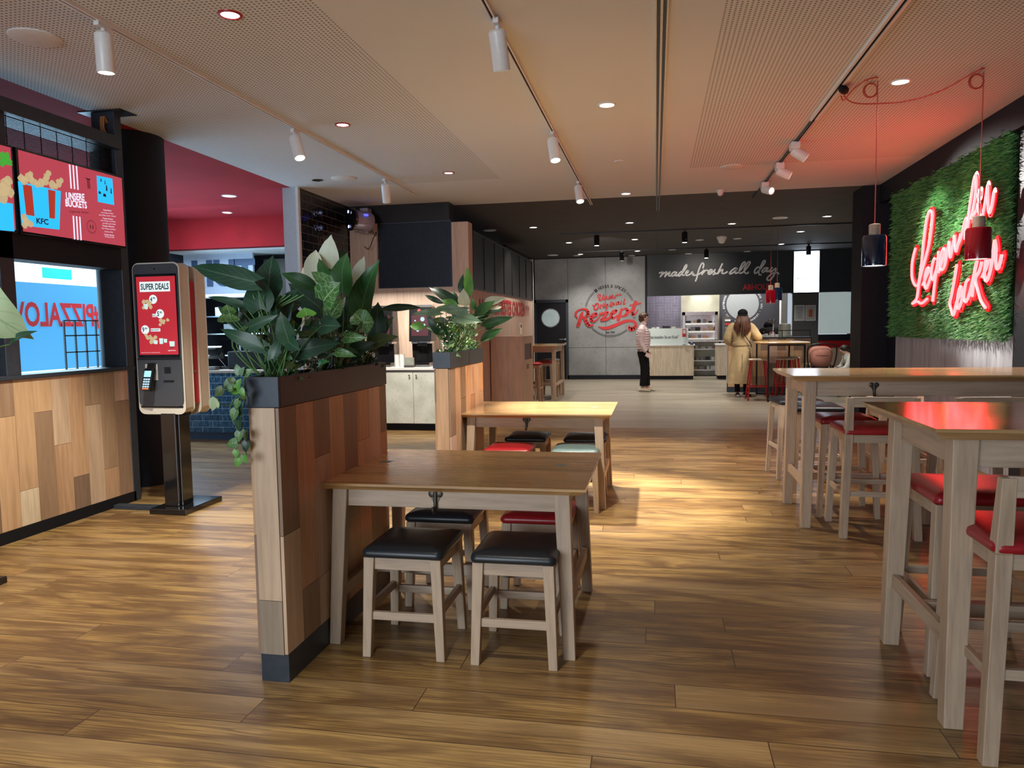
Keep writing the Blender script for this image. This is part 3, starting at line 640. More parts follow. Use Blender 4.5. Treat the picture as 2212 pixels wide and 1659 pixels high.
# round recipe emblem
em = thing('recipe_emblem', 'large red script emblem Unser Original Rezept on the concrete wall', 'emblem', (0, 0, 0)); k_ = .00105/2
t = MB()
def st(pts): ribbon(t, [z3(p[:2]) for p in pts], [p[2]*k_ for p in pts], NB)
for s_ in ([(195, 1015, 40), (158, 940, 55), (190, 865, 45), (280, 810, 35), (390, 802, 50), (465, 850, 85), (475, 930, 95), (430, 990, 60), (350, 1030, 40)], [(348, 865, 20), (310, 950, 85), (262, 1100, 90), (222, 1215, 92)],
           [(350, 1005, 60), (410, 1075, 95), (460, 1170, 100), (525, 1225, 75), (612, 1205, 30)], [(560, 1015, 40), (680, 965, 50), (690, 915, 60), (630, 925, 60), (562, 1000, 85), (560, 1080, 85), (620, 1115, 55), (715, 1060, 32), (785, 955, 25)],
           [(775, 930, 50), (880, 905, 65), (990, 880, 50), (900, 985, 60), (805, 1085, 50), (900, 1075, 70), (1000, 1040, 60), (1060, 985, 35)], [(1085, 945, 40), (1180, 890, 50), (1205, 840, 60), (1140, 845, 60), (1075, 925, 85), (1075, 1010, 85), (1140, 1030, 55), (1235, 965, 35)],
           [(1335, 795, 50), (1295, 940, 85), (1245, 1070, 90)], [(1340, 835, 30), (1430, 790, 55), (1488, 840, 90), (1465, 930, 85), (1390, 978, 55), (1320, 985, 30)], [(1490, 930, 40), (1560, 840, 30)],
           [(1690, 625, 90), (1645, 760, 95), (1605, 895, 95), (1635, 945, 70), (1700, 905, 35), (1755, 825, 25)], [(1540, 712, 20), (1680, 680, 50), (1820, 655, 45)],
           [(735, 1245, 8), (850, 1290, 65), (1000, 1280, 85), (1200, 1205, 85), (1400, 1122, 75), (1560, 1098, 65), (1660, 1130, 65), (1700, 1215, 75), (1650, 1295, 95), (1560, 1310, 110), (1522, 1245, 40)],
           # Unser
           [(735, 500, 25), (722, 455, 25), (770, 430, 30), (790, 455, 35), (760, 540, 45), (780, 580, 40), (835, 540, 30), (875, 440, 35)], [(875, 440, 35), (850, 540, 35), (880, 560, 20)], [(920, 480, 35), (895, 560, 35)], [(905, 510, 20), (950, 475, 30), (945, 530, 35), (985, 540, 20)],
           [(985, 540, 20), (1045, 460, 25), (1035, 500, 35), (1045, 530, 30), (1005, 548, 25)], [(1065, 510, 22), (1115, 475, 25), (1105, 450, 30), (1070, 490, 40), (1095, 530, 30), (1160, 490, 20)], [(1190, 450, 35), (1165, 525, 35)], [(1180, 475, 20), (1225, 435, 25), (1235, 460, 25), (1300, 415, 22), (1310, 450, 25), (1340, 440, 15)],
           # Original
           [(600, 700, 25), (640, 720, 25), (720, 655, 28), (745, 700, 35), (720, 780, 38), (660, 815, 35), (630, 770, 38), (660, 690, 30), (710, 650, 22)], [(800, 695, 32), (785, 775, 32)], [(790, 725, 18), (835, 690, 28)], [(880, 690, 34), (862, 755, 34), (890, 755, 18)], [(890, 655, 30), (893, 650, 30)],
           [(970, 680, 25), (925, 690, 34), (915, 735, 34), (950, 735, 20), (980, 680, 30), (965, 770, 30), (920, 815, 24)], [(1055, 655, 34), (1035, 725, 34), (1065, 720, 16)], [(1075, 615, 30), (1078, 610, 30)], [(1105, 645, 34), (1085, 715, 34)], [(1095, 675, 18), (1140, 640, 28), (1135, 695, 34), (1165, 695, 16)],
           [(1255, 615, 25), (1205, 640, 34), (1205, 690, 34), (1240, 675, 20), (1265, 615, 30), (1258, 675, 30), (1290, 670, 16)], [(1420, 545, 34), (1385, 650, 38), (1400, 680, 30), (1440, 655, 16)], [(1330, 600, 34), (1312, 670, 34), (1340, 665, 16)]): st(s_)
t.build('script_lettering', 'letred', em)
t = MB(); cx0, cy0 = 1045, 855
def arc(r, a0, a1, hw_):
    n_ = 24; ribbon(t, [z3((cx0+r*math.cos(math.radians(a0+(a1-a0)*i/n_)), cy0-r*math.sin(math.radians(a0+(a1-a0)*i/n_)))) for i in range(n_+1)], hw_*k_, NB, k=1)
for r in (650, 620): arc(r, 131, 169, 9); arc(r, 49, 26, 9); arc(r, -137, -48, 9); arc(r, -14, -17, 9)
s_ = '11 HERBS & SPICES'; tot = 77.0; wd = {'1': .55, 'I': .4, ' ': .45, '&': 1.0}; ws_ = [wd.get(ch, .86) for ch in s_]; acc = 0; su = sum(ws_)
for ch, w_ in zip(s_, ws_):
    a = math.radians(90+tot/2-tot*(acc+w_/2)/su); acc += w_
    if ch == ' ': continue
    ctr = z3((cx0+600*math.cos(a), cy0-600*math.sin(a))); ru = Vector((math.sin(a), 0, -math.cos(a))) ; rv = Vector((math.cos(a), 0, math.sin(a)))
    ww = w_/su*math.radians(tot)*600*2*k_*.86; text(t, ch, ctr-ru*ww/2, ru, rv, ww, .085, .015)
text(t, 'Seit 1940', z3((935, 1420)), U, V, .235, .052, .02)
t.build('ring_lettering', 'letblack', em)
# red chicken slogan on the oak side wall
t = MB(); X0 = -2.694
text(t, 'WELTBESTES CHICKEN', (X0, 12.05, 1.67), (0, 1, 0), V, 3.35, .28, .03)
ch = thing('chicken_slogan', 'red block lettering WELTBESTES CHICKEN on the oak side wall', 'lettering'); t.build('lettering', 'letred', ch)
for y in (11.35, 11.55, 11.75, 15.55, 15.72, 15.89):
    t = MB(); t.add([(X0, y+.035*math.cos(a*PI/5), 1.86+.05*math.sin(a*PI/5)) for a in range(10)], [tuple(range(10))]); t.add([(X0, y-.012, 1.68), (X0, y+.012, 1.68), (X0, y+.02, 1.84), (X0, y-.02, 1.84)], [(0, 1, 2, 3)]); t.build('drumstick_symbol', 'letred', ch)
ws_n = thing('wall_notice', 'small white notice on the oak side wall below the red slogan', 'notice', (-2.695, 14.9, 1.30)); B(0, .006, -.10, .10, 0, .23).build('sheet', 'white', ws_n); B(.006, .007, -.06, .06, .14, .20).build('print', 'letblack', ws_n)
# round badge on the kitchen tiles (portrait left out)
bc = at(1604, 657, 'y', yk); bd = thing('round_badge', 'large pale round badge with ring lettering on the dark kitchen tiles', 'emblem', (bc.x, yk, bc.z))
MB().lathe([(.44, 0), (.44, .006)], (0, -.001, 0), 56, (0, -1, 0)).build('disc', plain('badge_grey', (.34, .36, .38), .5, noise=.02), bd)
t = MB(); s_ = 'KFC · ERFINDER DES LEGENDÄREN CHICKENS · KFC · LEGENDÄR LECKER · '; n_ = len(s_)
for i, ch in enumerate(s_):
    if ch == ' ': continue
    a = math.radians(225-360*i/n_); ctr = Vector((.49*math.cos(a), -.004, .49*math.sin(a))); ru = Vector((math.sin(a), 0, -math.cos(a))); rv = Vector((math.cos(a), 0, math.sin(a)))
    hh = .016 if ch == '·' else .052; ww = .016 if ch == '·' else .034; text(t, ch, ctr-ru*ww/2+(rv*.018 if ch == '·' else rv*0), ru, rv, ww, hh, .02)
t.build('ring_lettering', 'letwhite', bd)
for i, (px, lab, c_) in enumerate(((1727, 'white notice in a frame on the grey panel, the left one', (.5, .52, .55)), (1751, 'white notice with an orange patch on the grey panel', (.5, .5, .52)))):
    p = at(px, 676, 'y', yb-.01); g = thing('notice', lab, 'notice', (p.x, yb-.001, p.z))
    B(-.125, .125, -.01, 0, -.20, .20).build('frame', 'white', g); B(-.105, .105, -.013, -.010, -.18, .18).build('sheet', plain('notice_paper', c_, .6, noise=.02), g)
    if i: B(-.045, .045, -.016, -.013, -.10, .09).build('print', plain('orange_print', (.6, .16, .05), .6), g)
    else:
        m = MB()
        for k in range(5): m.box(-.08+.01*k, .08-.01*k, -.016, -.013, .13-.06*k, .137-.06*k)
        m.build('print', 'letblack', g)
# ============================================================ FURNITURE
def rrect(a, b, r, z, n=5):
    pts = []
    for cx, cy, t0 in ((a-r, b-r, 0), (-a+r, b-r, PI/2), (-a+r, -b+r, PI), (a-r, -b+r, 1.5*PI)):
        for k in range(n+1): t = t0+PI/2*k/n; pts.append((cx+r*math.cos(t), cy+r*math.sin(t), z))
    return pts
def pad(mb, a, b, z0, z1, r=.03, dome=.012):
    rows = [(-.012, z0), (-.002, z0+.15*(z1-z0)), (0, z0+.45*(z1-z0)), (-.004, z0+.75*(z1-z0)), (-.016, z1-.004), (-.05, z1+dome*.5), (-.10, z1+dome*.9)]
    vs = []; n = None
    for d, z in rows:
        p = rrect(a+d, b+d, max(r+d*.5, .006), z); n = len(p); vs += p
    fs = [tuple(reversed(range(n)))]+[(i*n+k, i*n+(k+1) % n, (i+1)*n+(k+1) % n, (i+1)*n+k) for i in range(len(rows)-1) for k in range(n)]
    c = len(vs); vs.append((0, 0, z1+dome)); last = (len(rows)-1)*n
    fs += [(last+k, last+(k+1) % n, c) for k in range(n)]
    mb.add(vs, fs); return mb
def make_stool(name, label, cat, h, leather, group=None, a=.18, b=.19, back=False, leg=.021, wood_='oak', domed=True):
    o = thing(name, label, cat, group=group)
    pad(MB(), a+.006, b+.006, h-.052, h-.008).build('seat', leather, o, smooth=50)
    zt = h-.052; sp = .018 if h < .6 else .03
    pos = [(-1, -1), (1, -1), (1, 1), (-1, 1)]
    for sx, sy in pos:
        x, y = sx*(a-.028), sy*(b-.028); xb, yb_ = sx*(a-.028+sp), sy*(b-.028+sp)
        m = MB()
        if back and sy < 0:
            m.frus((xb, yb_, 0), (leg, leg), (x, y, zt), (leg+.002, leg+.004)); m.frus((x, y, zt), (leg+.002, leg+.004), (x, y-.03, h+.20), (leg-.002, leg-.005))
        else: m.frus((xb, yb_, 0), (leg-.002, leg-.002), (x, y, zt), (leg+.003, leg+.003))
        m.build('leg', wood_, o, bevel=.003)
    hh = .055
    for sy in (-1, 1): B(-a+.05, a-.05, sy*(b-.028)-.012, sy*(b-.028)+.012, zt-hh, zt).build('seat_rail', M['oakx'], o, bevel=.002)
    for sx in (-1, 1): B(sx*(a-.028)-.012, sx*(a-.028)+.012, -b+.05, b-.05, zt-hh, zt).build('seat_rail', M['oaky'], o, bevel=.002)
    z1_, z2_ = (.185, .14) if h < .6 else (.30, .22)
    def px_(z): return a-.028+sp*(1-z/zt)
    def py_(z): return b-.028+sp*(1-z/zt)
    for sy in (-1, 1): MB().box(-px_(z1_)+.015, px_(z1_)-.015, sy*py_(z1_)-.010, sy*py_(z1_)+.010, z1_-.018, z1_+.018).build('stretcher', 'oakx', o, bevel=.002)
    for sx in (-1, 1): MB().box(sx*px_(z2_)-.010, sx*px_(z2_)+.010, -py_(z2_)+.015, py_(z2_)-.015, z2_-.018+.07, z2_+.018+.07).build('stretcher', 'oaky', o, bevel=.002)
    if back: MB().box(-a+.03, a-.03, -b+.028-.042, -b+.028-.02, h+.135, h+.205).build('back_rail', 'oakx', o, bevel=.005)
    return o
def make_hook(mb, x, y, z, s=1.0):
    """two-lobed coat hook standing off the plane facing -y"""
    for dx in (-.014, .014): mb.lathe([(.015*s, 0), (.015*s, .005), (.010*s, .008)], (x+dx*s, y, z+.022*s), 14, (0, -1, 0))
    mb.add([(x-.022*s, y-.006, z+.016*s), (x+.022*s, y-.006, z+.016*s), (x+.008*s, y-.007, z-.012*s), (x-.008*s, y-.007, z-.012*s)], [(0, 1, 2, 3)])
    mb.tube([(x, y-.004, z+.03*s), (x, y-.009, z-.01*s), (x, y-.012, z-.038*s), (x-.002, y-.024, z-.048*s), (x-.004, y-.034, z-.040*s), (x-.004, y-.036, z-.030*s)], lambda t: (.0085-.003*t)*s, 8)
    mb.lathe([(.003, 0), (.007, .004), (.005, .01)], (x-.004, y-.036, z-.032*s), 10, (0, 0, 1))
def make_table(name, label, cat, x0, x1, y0, y1, h, group=None, topmat='top', leg=.031, hooks=1, th=.034, ap=.085, rails='H', legin=.085, sp=.045, overx=.11):
    """table given by its top's outline; origin at the centre on the floor"""
    cx_, cy_ = (x0+x1)/2, (y0+y1)/2; a, b = (x1-x0)/2, (y1-y0)/2
    o = thing(name, label, cat, (cx_, cy_, 0), group=group)
    # top with an undercut edge
    m = MB(); vs = []
    for d, z in ((.030, h-th), (.0, h-.012), (0, h-.002), (.002, h)):
        vs += [(-a+d, -b+d, z), (a-d, -b+d, z), (a-d, b-d, z), (-a+d, b-d, z)]
    fs = [(3, 2, 1, 0), (12, 13, 14, 15)]+[(i*4+k, i*4+(k+1) % 4, i*4+4+(k+1) % 4, i*4+4+k) for i in range(3) for k in range(4)]
    m.add(vs, fs); m.build('tabletop', topmat, o)
    zt = h-th
    for sx in (-1, 1):
        for sy in (-1, 1):
            x, y = sx*(a-overx), sy*(b-legin)
            MB().frus((x+sx*sp*.7, y+sy*sp, 0), (leg*.86, leg*.86), (x, y, zt), (leg*1.12, leg*1.05)).build('leg', 'oak', o, bevel=.004)
    for sy in (-1, 1): B(-a+overx+leg, a-overx-leg, sy*(b-legin)-.013, sy*(b-legin)+.013, zt-ap, zt).build('apron', 'oakx', o, bevel=.002)
    for sx in (-1, 1): B(sx*(a-overx)-.013, sx*(a-overx)+.013, -b+legin+leg, b-legin-leg, zt-ap, zt).build('apron', 'oaky', o, bevel=.002)
    zr = .23 if h < .9 else .30
    for sx in (-1, 1): B(sx*(a-overx+sp*.5)-.014, sx*(a-overx+sp*.5)+.014, -b+legin, b-legin, zr-.03, zr+.03).build('stretcher', 'oaky', o, bevel=.003)
    B(-a+overx, a-overx, -.016, .016, zr-.028, zr+.028).build('stretcher', 'oakx', o, bevel=.003)
    for k in range(hooks):
        m = MB(); x = -.06 if hooks == 1 else -a+.60*(k*2+1)-.05
        make_hook(m, x, -b+legin-.013, zt-ap*.52, 1.15); m.build('coat_hook', 'iron', o, smooth=50)
    return o
t1 = make_table('dining_table', 'low wooden table pushed against the nearest planter divider', 'table', -1.535, -.29, 3.09, 4.02, .76)
for x in (-.47, .45): B(x-.028, x+.028, .05, .10, .760, .7608).build('inlay', plain('inlay_mark', (.16, .17, .12), .5), t1)
t2 = make_table('dining_table', 'low wooden table under the bright spotlight, behind the first table', 'table', -1.585, -.335, 5.77, 6.74, .76, topmat='bartop')  # paler bar top wood used to imitate the spotlight's glare on this table
for x in (-.47, .45): B(x-.028, x+.028, .0, .05, .760, .7608).build('inlay', bpy.data.materials['inlay_mark'], t2)
G = 'padded stools at the low tables'
sb = make_stool('dining_stool', 'black padded stool at the near side of the first table, beside the divider', 'stool', .50, 'lblack', G); sb.location = (-1.09, 3.20, 0)
dup(sb, (-.595, 3.195, 0), 0, 'black padded stool at the near side of the first table, by its outer leg')
dup(sb, (-1.10, 3.80, 0), 0, 'black padded stool on the far side of the first table')
sr = make_stool('dining_stool', 'dark red padded stool on the far side of the first table', 'stool', .50, 'lred', G); sr.location = (-.60, 3.84, 0)
dup(sr, (-1.16, 5.86, 0), .0, 'bright red padded stool at the near side of the second table')
stl = make_stool('dining_stool', 'grey-green padded stool at the near side of the second table', 'stool', .50, 'lteal', G); stl.location = (-.62, 5.86, 0)
dup(sb, (-1.12, 6.50, 0), .0, 'black padded stool on the far side of the second table, by the divider')
dup(sb, (-.60, 6.50, 0), .0, 'black padded stool on the far side of the second table, by its outer leg')
# high tables on the right
h1 = make_table('bar_table', 'nearest high bar table with red reflections on its top', 'table', .93, 2.98, 2.71, 3.62, 1.085, topmat='bartop', leg=.038, hooks=0, th=.04, ap=.11, legin=.13, sp=.03, overx=.13)
h2 = make_table('bar_table', 'second high bar table, behind the nearest one', 'table', .935, 2.98, 5.38, 6.30, 1.085, topmat='bartop', leg=.038, hooks=2, th=.04, ap=.11, legin=.13, sp=.03, overx=.13)
GB = 'chairs and stools at the high tables'
bc1 = make_stool('bar_chair', 'red padded bar chair with low back, cut off at the lower right', 'chair', .75, 'lred', GB, a=.23, b=.22, back=True, leg=.024); bc1.location = (1.30, 2.80, 0)
dup(bc1, (1.47, 5.45, 0), 0, 'red padded bar chair at the left end of the second high table')
dup(bc1, (2.13, 5.45, 0), 0, 'second red bar chair along the second high table')
dup(bc1, (2.78, 5.45, 0), 0, 'third red bar chair along the second high table, nearest the wall')
bs1 = make_stool('bar_stool', 'red flat padded bar stool under the nearest high table', 'stool', .76, 'lred', GB, a=.23, b=.23, leg=.024); bs1.location = (1.34, 3.44, 0)
dup(bs1, (2.05, 3.42, 0), 0, 'second red bar stool under the nearest high table')
bs2 = make_stool('bar_stool', 'dark red padded bar stool under the end of the second high table', 'stool', .75, 'ldred', GB, a=.2, b=.2); bs2.location = (1.40, 5.98, 0)
bk = make_stool('bar_stool', 'black padded bar stool behind the end of the second high table', 'stool', .75, 'lblack', GB, a=.2, b=.2); bk.location = (1.36, 6.78, 0)
dup(bk, (1.30, 7.35, 0), .1, 'farthest black padded bar stool beyond the second high table')
dup(bc1, (2.05, 6.75, 0), PI, 'red bar chair facing the camera behind the second high table')
# high table and stools by the dark door
h3 = make_table('bar_table', 'high wooden table beside the oak wall and the dark door', 'table', -2.68, -1.86, 14.25, 15.75, 1.09, topmat='bartop', leg=.034, hooks=0, th=.04, ap=.10, legin=.10, sp=.02, overx=.09)
GC = 'stools at the high table by the dark door'
q = make_stool('bar_stool', 'red stool in front of the table by the dark door', 'stool', .78, 'lred', GC, a=.17, b=.17); q.location = (-2.31, 13.92, 0)
dup(q, (-2.17, 14.62, 0), 0, 'nearer red stool pushed under the table by the dark door')
dup(q, (-2.17, 15.02, 0), 0, 'farther red stool pushed under the table by the dark door')
q2 = make_stool('bar_stool', 'grey-green stool pushed under the table by the dark door', 'stool', .78, 'lteal', GC, a=.17, b=.17); q2.location = (-2.16, 15.42, 0)
# ---- planter dividers
def divider(label, x0, x1, y0, y1, cols, endcol, splitz=.345):
    o = thing('planter_divider', label, 'planter', ((x0+x1)/2, y0, 0)); a = (x1-x0)/2; l = y1-y0
    B(-a+.02, a-.02, .012, l-.005, .0, 1.143).build('core', 'blackm', o)
    m = MB(); m.box(-a+.018, a-.004, .004, l, 0, .118); m.build('plinth', 'anthra', o)
    m = MB()
    boards(m, 'x', a-.020, -.012, .161, cols, .118, 1.141, .014, 1, (.004, l))
    boards(m, 'x', -a+.008, -.012, .161, [random.choice(cols) for _ in cols], .118, 1.141, .014, 1, (.004, l))
    c = tones
    m.box(-a+.022, a-.022, 0, .012, splitz+.001, 1.141, c[endcol[0]]); m.box(-a+.022, a-.022, 0, .012, .118, splitz-.001, c[endcol[1]])
    m.build('cladding', 'board', o)
    m = MB(); T = .012
    m.box(-a, a, -.002, T, 1.143, 1.267).box(-a, a, l-T, l, 1.143, 1.267).box(-a, -a+T, T, l-T, 1.143, 1.267).box(a-T, a, T, l-T, 1.143, 1.267).box(-a+T, a-T, T, l-T, 1.143, 1.15)
    m.build('planter_box', 'anthra', o, bevel=.002)
    B(-a+T, a-T, T, l-T, 1.15, 1.225).build('soil', 'soil', o)
    return o
tones['g'] = (.36, .29, .215)
cols1 = [[(Z2, 'd'), (.118, 'l')], [(Z3, 'o'), (.118, 'b')], [(Z1, 'd'), (Z3, 'p'), (.118, 'l')], [(Z2, 't'), (.118, 'd')], [(Z1*.8, 'd'), (.118, 't')], [(Z1, 'o'), (.118, 't')], [(Z2, 'p'), (.118, 'd')], [(Z1, 'd'), (Z3, 'o'), (.118, 'd')]]
random.seed(11)
dv1 = divider('nearest plank-clad planter divider with the large dark-leaved plants', -1.625, -1.48, 2.72, 3.93, cols1, ('l', 'g'))
cols2 = [[(Z2, 'b'), (.118, 'p')], [(Z3, 't'), (.118, 'b')], [(Z1, 'd'), (.118, 'd')], [(Z2, 't'), (.118, 'd')], [(Z1, 'p'), (.118, 'o')], [(Z2, 'l'), (.118, 't')], [(Z1, 't'), (.118, 'l')], [(Z1, 'd'), (Z3, 'o'), (.118, 'd')]]
dv2 = divider('second planter divider, under the spotlight by the second table', -1.675, -1.535, 5.45, 6.55, cols2, ('t', 'l'), .2)
dv3 = divider('planter divider just outside the left edge of the photo', -2.47, -2.32, .75, 1.72, cols2, ('t', 'g'))
# ---- self order kiosk
k = thing('order_kiosk', 'double-sided self-order kiosk with a super deals screen', 'kiosk', (-3.90, 5.28, 0))
MB().box(-.085, .245, -.10, .40, 0, .045).build('base_plate', 'blackg', k, bevel=.006)
MB().box(-.03, .13, .03, .17, .045, .80).box(-.015, .115, .0, .03, .045, .80).build('column', 'blackg', k, bevel=.006)
def shell(y0, y1, a, z0, z1, r=.05):
    m = MB(); n = 6; out = []
    for cx, cz, t0 in ((a-r, z1-r, 0), (-a+r, z1-r, PI/2), (-a+r, z0+r, PI), (a-r, z0+r, 1.5*PI)):
        for j in range(n+1): t = t0+PI/2*j/n; out.append((cx+r*math.cos(t), cz+r*math.sin(t)))
    N_ = len(out); m.add([(x, y0, z) for x, z in out]+[(x, y1, z) for x, z in out], [tuple(reversed(range(N_))), tuple(range(N_, 2*N_))][::-1]+[(i, i+N_, (i+1) % N_+N_, (i+1) % N_) for i in range(N_)]); return m
sh = shell(.012, .13, .205, .80, 2.00); sh.build('front_shell', 'cream', k, bevel=.006, smooth=40)
sh = shell(.22, .345, .205, .78, 1.985, .06); sh.build('rear_shell', 'cream', k, bevel=.006, smooth=40)
MB().box(-.195, .195, .125, .225, .87, 1.86).build('side_band', 'vred', k)
MB().lathe([(.012, 0), (.012, .004)], (.195, .175, 1.13), 14, (1, 0, 0)).build('lock', 'steel', k)
f = shell(.0, .016, .198, .86, 1.995, .045); f.build('front_panel', plain('slate_plastic', (.045, .052, .064), .45, noise=.02), k, smooth=40)
m = MB().add([(-.19, 0, .862), (.19, 0, .862), (.175, .06, .78), (-.175, .06, .78), (-.19, .12, .862), (.19, .12, .862), (.175, .12, .78), (-.175, .12, .78)], [(0, 1, 2, 3), (3, 2, 6, 7), (1, 5, 6, 2), (4, 0, 3, 7), (5, 4, 7, 6), (4, 5, 1, 0)]); m.build('lower_cowl', 'black', k)
B(-.196, .196, -.003, .0, 1.235, 1.245).build('seam', 'blackm', k)
B(-.178, .190, -.004, .0, 1.25, 1.915).build('screen_glass', 'blackg', k)
B(-.165, .180, -.006, -.004, 1.275, 1.895).build('screen', glow('kiosk_red', (.48, .02, .035), .85), k)
def kt(mb, s_, x, z, w_, h_, b_=.03, y=-.0085): text(mb, s_, (x, y, z), U, V, w_, h_, b_)
m = MB().add([(-.135, -.007, 1.775), (.135, -.007, 1.775), (.135, -.007, 1.855), (-.135, -.007, 1.855)], [(0, 1, 2, 3)])
def dsc(mb, x, z, r, y=-.007): mb.disc((x, y, z), r, (0, -1, 0), 20)
KW = glow('kiosk_white', (.75, .85, .85), .9)
for x_, z_ in ((-.02, 1.715), (.035, 1.60), (-.105, 1.475)): q_ = MB(); dsc(q_, x_, z_, .036); q_.build('price_circle', KW, k)
m.add([(-.055, -.007, 1.46), (.03, -.007, 1.46), (.03, -.007, 1.485), (-.055, -.007, 1.485)], [(0, 1, 2, 3)]); m.add([(-.035, -.007, 1.575), (.0, -.007, 1.575), (.0, -.007, 1.60), (-.035, -.007, 1.60)], [(0, 1, 2, 3)])
kt(m, 'Legendär lecker', .09, 1.30, .07, .014, 0); kt(m, 'Solange der Vorrat reicht. Nur in teilnehmenden Restaurants', -.15, 1.288, .17, .008, 0)
m.build('poster_white', KW, k)
m = MB(); kt(m, 'SUPER DEALS', -.125, 1.79, .25, .05, .03)
kt(m, '4', -.045, 1.695, .018, .04); kt(m, '99', -.022, 1.715, .022, .018); kt(m, '5', .010, 1.58, .018, .04); kt(m, '99', .033, 1.60, .022, .018); kt(m, '9', -.130, 1.455, .018, .04); kt(m, '99', -.107, 1.475, .022, .018)
kt(m, 'BUCKET', -.050, 1.465, .075, .015, .02); kt(m, 'BOX', -.032, 1.579, .028, .016, .02); kt(m, 'KFC', .11, 1.322, .035, .016, .02)
m.build('lettering', glow('kiosk_ink', (.02, .06, .09), .6), k)
m = MB(); random.seed(5)
for cx_, cz_, n_ in ((-.07, 1.66, 6), (-.09, 1.69, 3), (.06, 1.535, 6), (-.06, 1.415, 8), (-.02, 1.395, 5)):
    for j in range(n_): x, z, r = cx_+random.uniform(-.045, .045), cz_+random.uniform(-.022, .022), random.uniform(.010, .019); m.add([(x+r*math.cos(a)*random.uniform(.8, 1.2), -.0078-.0001*j, z+r*math.sin(a)*random.uniform(.8, 1.2)) for a in [2*PI*i/9 for i in range(9)]], [tuple(range(9))])
m.build('food_picture', SCT, k)
m = MB(); 
for x, z, w_, h_ in ((-.1, 1.64, .03, .04), (.02, 1.36, .03, .045), (-.03, 1.36, .03, .03), (.06, 1.37, .025, .03), (.11, 1.34, .04, .04)): m.add([(x, -.0088, z), (x+w_, -.0088, z), (x+w_*1.1, -.0088, z+h_), (x-w_*.1, -.0088, z+h_)], [(0, 1, 2, 3)])
m.build('box_picture', glow('kiosk_boxes', (.55, .75, .72), .9), k)
MB().lathe([(.006, 0), (.006, .002)], (0, -.0, 1.955), 12, (0, -1, 0)).build('camera_eye', 'blackg', k)
B(-.125, -.015, -.004, 0, 1.07, 1.20).build('reader_plate', plain('grey_plate', (.45, .45, .42), .5), k)
m = MB(); m.box(.045, .10, -.003, 0, 1.125, 1.175).build('scanner_window', 'blackm', k); B(.035, .125, -.004, 0, 1.055, 1.07).build('receipt_slot', 'blackm', k)
ct = bpy.data.objects.new('card_terminal', None); C.objects.link(ct); ct.parent = k; ct.location = (-.068, -.045, 1.085); ct.rotation_euler = (-.28, 0, -.10)
B(-.045, .045, -.018, .018, -.10, .085).build('body', 'blackg', ct, bevel=.008); B(-.032, .032, -.021, -.018, .01, .06).build('display', glow('terminal_display', (.35, .70, .85), 1.0), ct)
m = MB()
for i in range(3):
    for j in range(4): m.box(-.03+i*.022, -.014+i*.022, -.021, -.018, -.075+j*.02, -.062+j*.02)
m.build('keypad', glow('keys_glow', (.5, .75, .9), .7), ct)
B(-.03, .03, -.021, -.018, -.09, -.08).build('key_row', glow('key_red', (.8, .25, .1), .8), ct); B(-.038, .038, .0, .016, .085, .13).build('card_slot', 'black', ct, bevel=.004)
tag(MB().box(-4.02, -3.74, 3.30, 3.61, 0, .04).build('kiosk_foot', 'blackg', bevel=.005), 'black kiosk foot plate cut off by the left edge', 'foot plate')
tag(MB().box(-4.40, -3.99, 5.29, 5.36, 0, .035).build('cable_duct', 'anthra', bevel=.003), 'low metal floor duct between the half wall and kiosk', 'duct')
# ---- other counter (blue brick tiles) with its till
ct2 = thing('tiled_counter', 'counter front of glossy blue-black brick tiles with pale top', 'counter', (-6.3, 9.25, 0))
B(-.68, 1.53, -.30, .30, .10, .90).build('tile_front', 'tileblu', ct2); B(-.68, 1.53, -.27, .30, 0, .10).build('plinth', plain('blue_plinth', (.03, .08, .15), .4), ct2)
B(-.68, 1.53, -.34, .34, .90, .935).build('worktop', plain('pale_worktop', (.62, .56, .47), .35), ct2, bevel=.004)
g = thing('sign_board', 'light board with large dark HUT letters above the other counter', 'sign', (-7.4, 11.75, 2.08))
B(-.75, .62, 0, .05, 0, .78).build('board', plain('glowing_board', (.30, .36, .46), .5, emit=(.55, .75, 1.0), es=.08), g)  # board emits faintly
m = MB(); a = at(416, 621, 'y', 11.74); b_ = at(549, 619, 'y', 11.74); e_ = at(416, 563, 'y', 11.74)
text(m, 'HUT', (a.x+7.4, -.012, a.z-2.08), U, V, (b_.x-a.x)*1.03, e_.z-a.z, .05); m.build('lettering', 'letblue', g)
tag(B(-8.1, -6.35, 11.45, 11.80, 2.03, 2.085).build('glowing_shelf', plain('lit_shelf', (.7, .78, .85), .4, emit=(.7, .85, 1), es=.2)), 'white shelf edge under the HUT letters', 'shelf')  # emission stands in for the light falling on the shelf
struct('ceiling.005', B(-8.1, -4.76, 11.36, 12.2, 2.79, 2.82), 'whitem')
tag(B(-6.72, -4.8, 12.0, 12.18, 0, 2.7).build('partition_panel', plain('olive_panel', (.07, .065, .055), .6)), 'dark olive wall panel right of the HUT letters', 'panel')
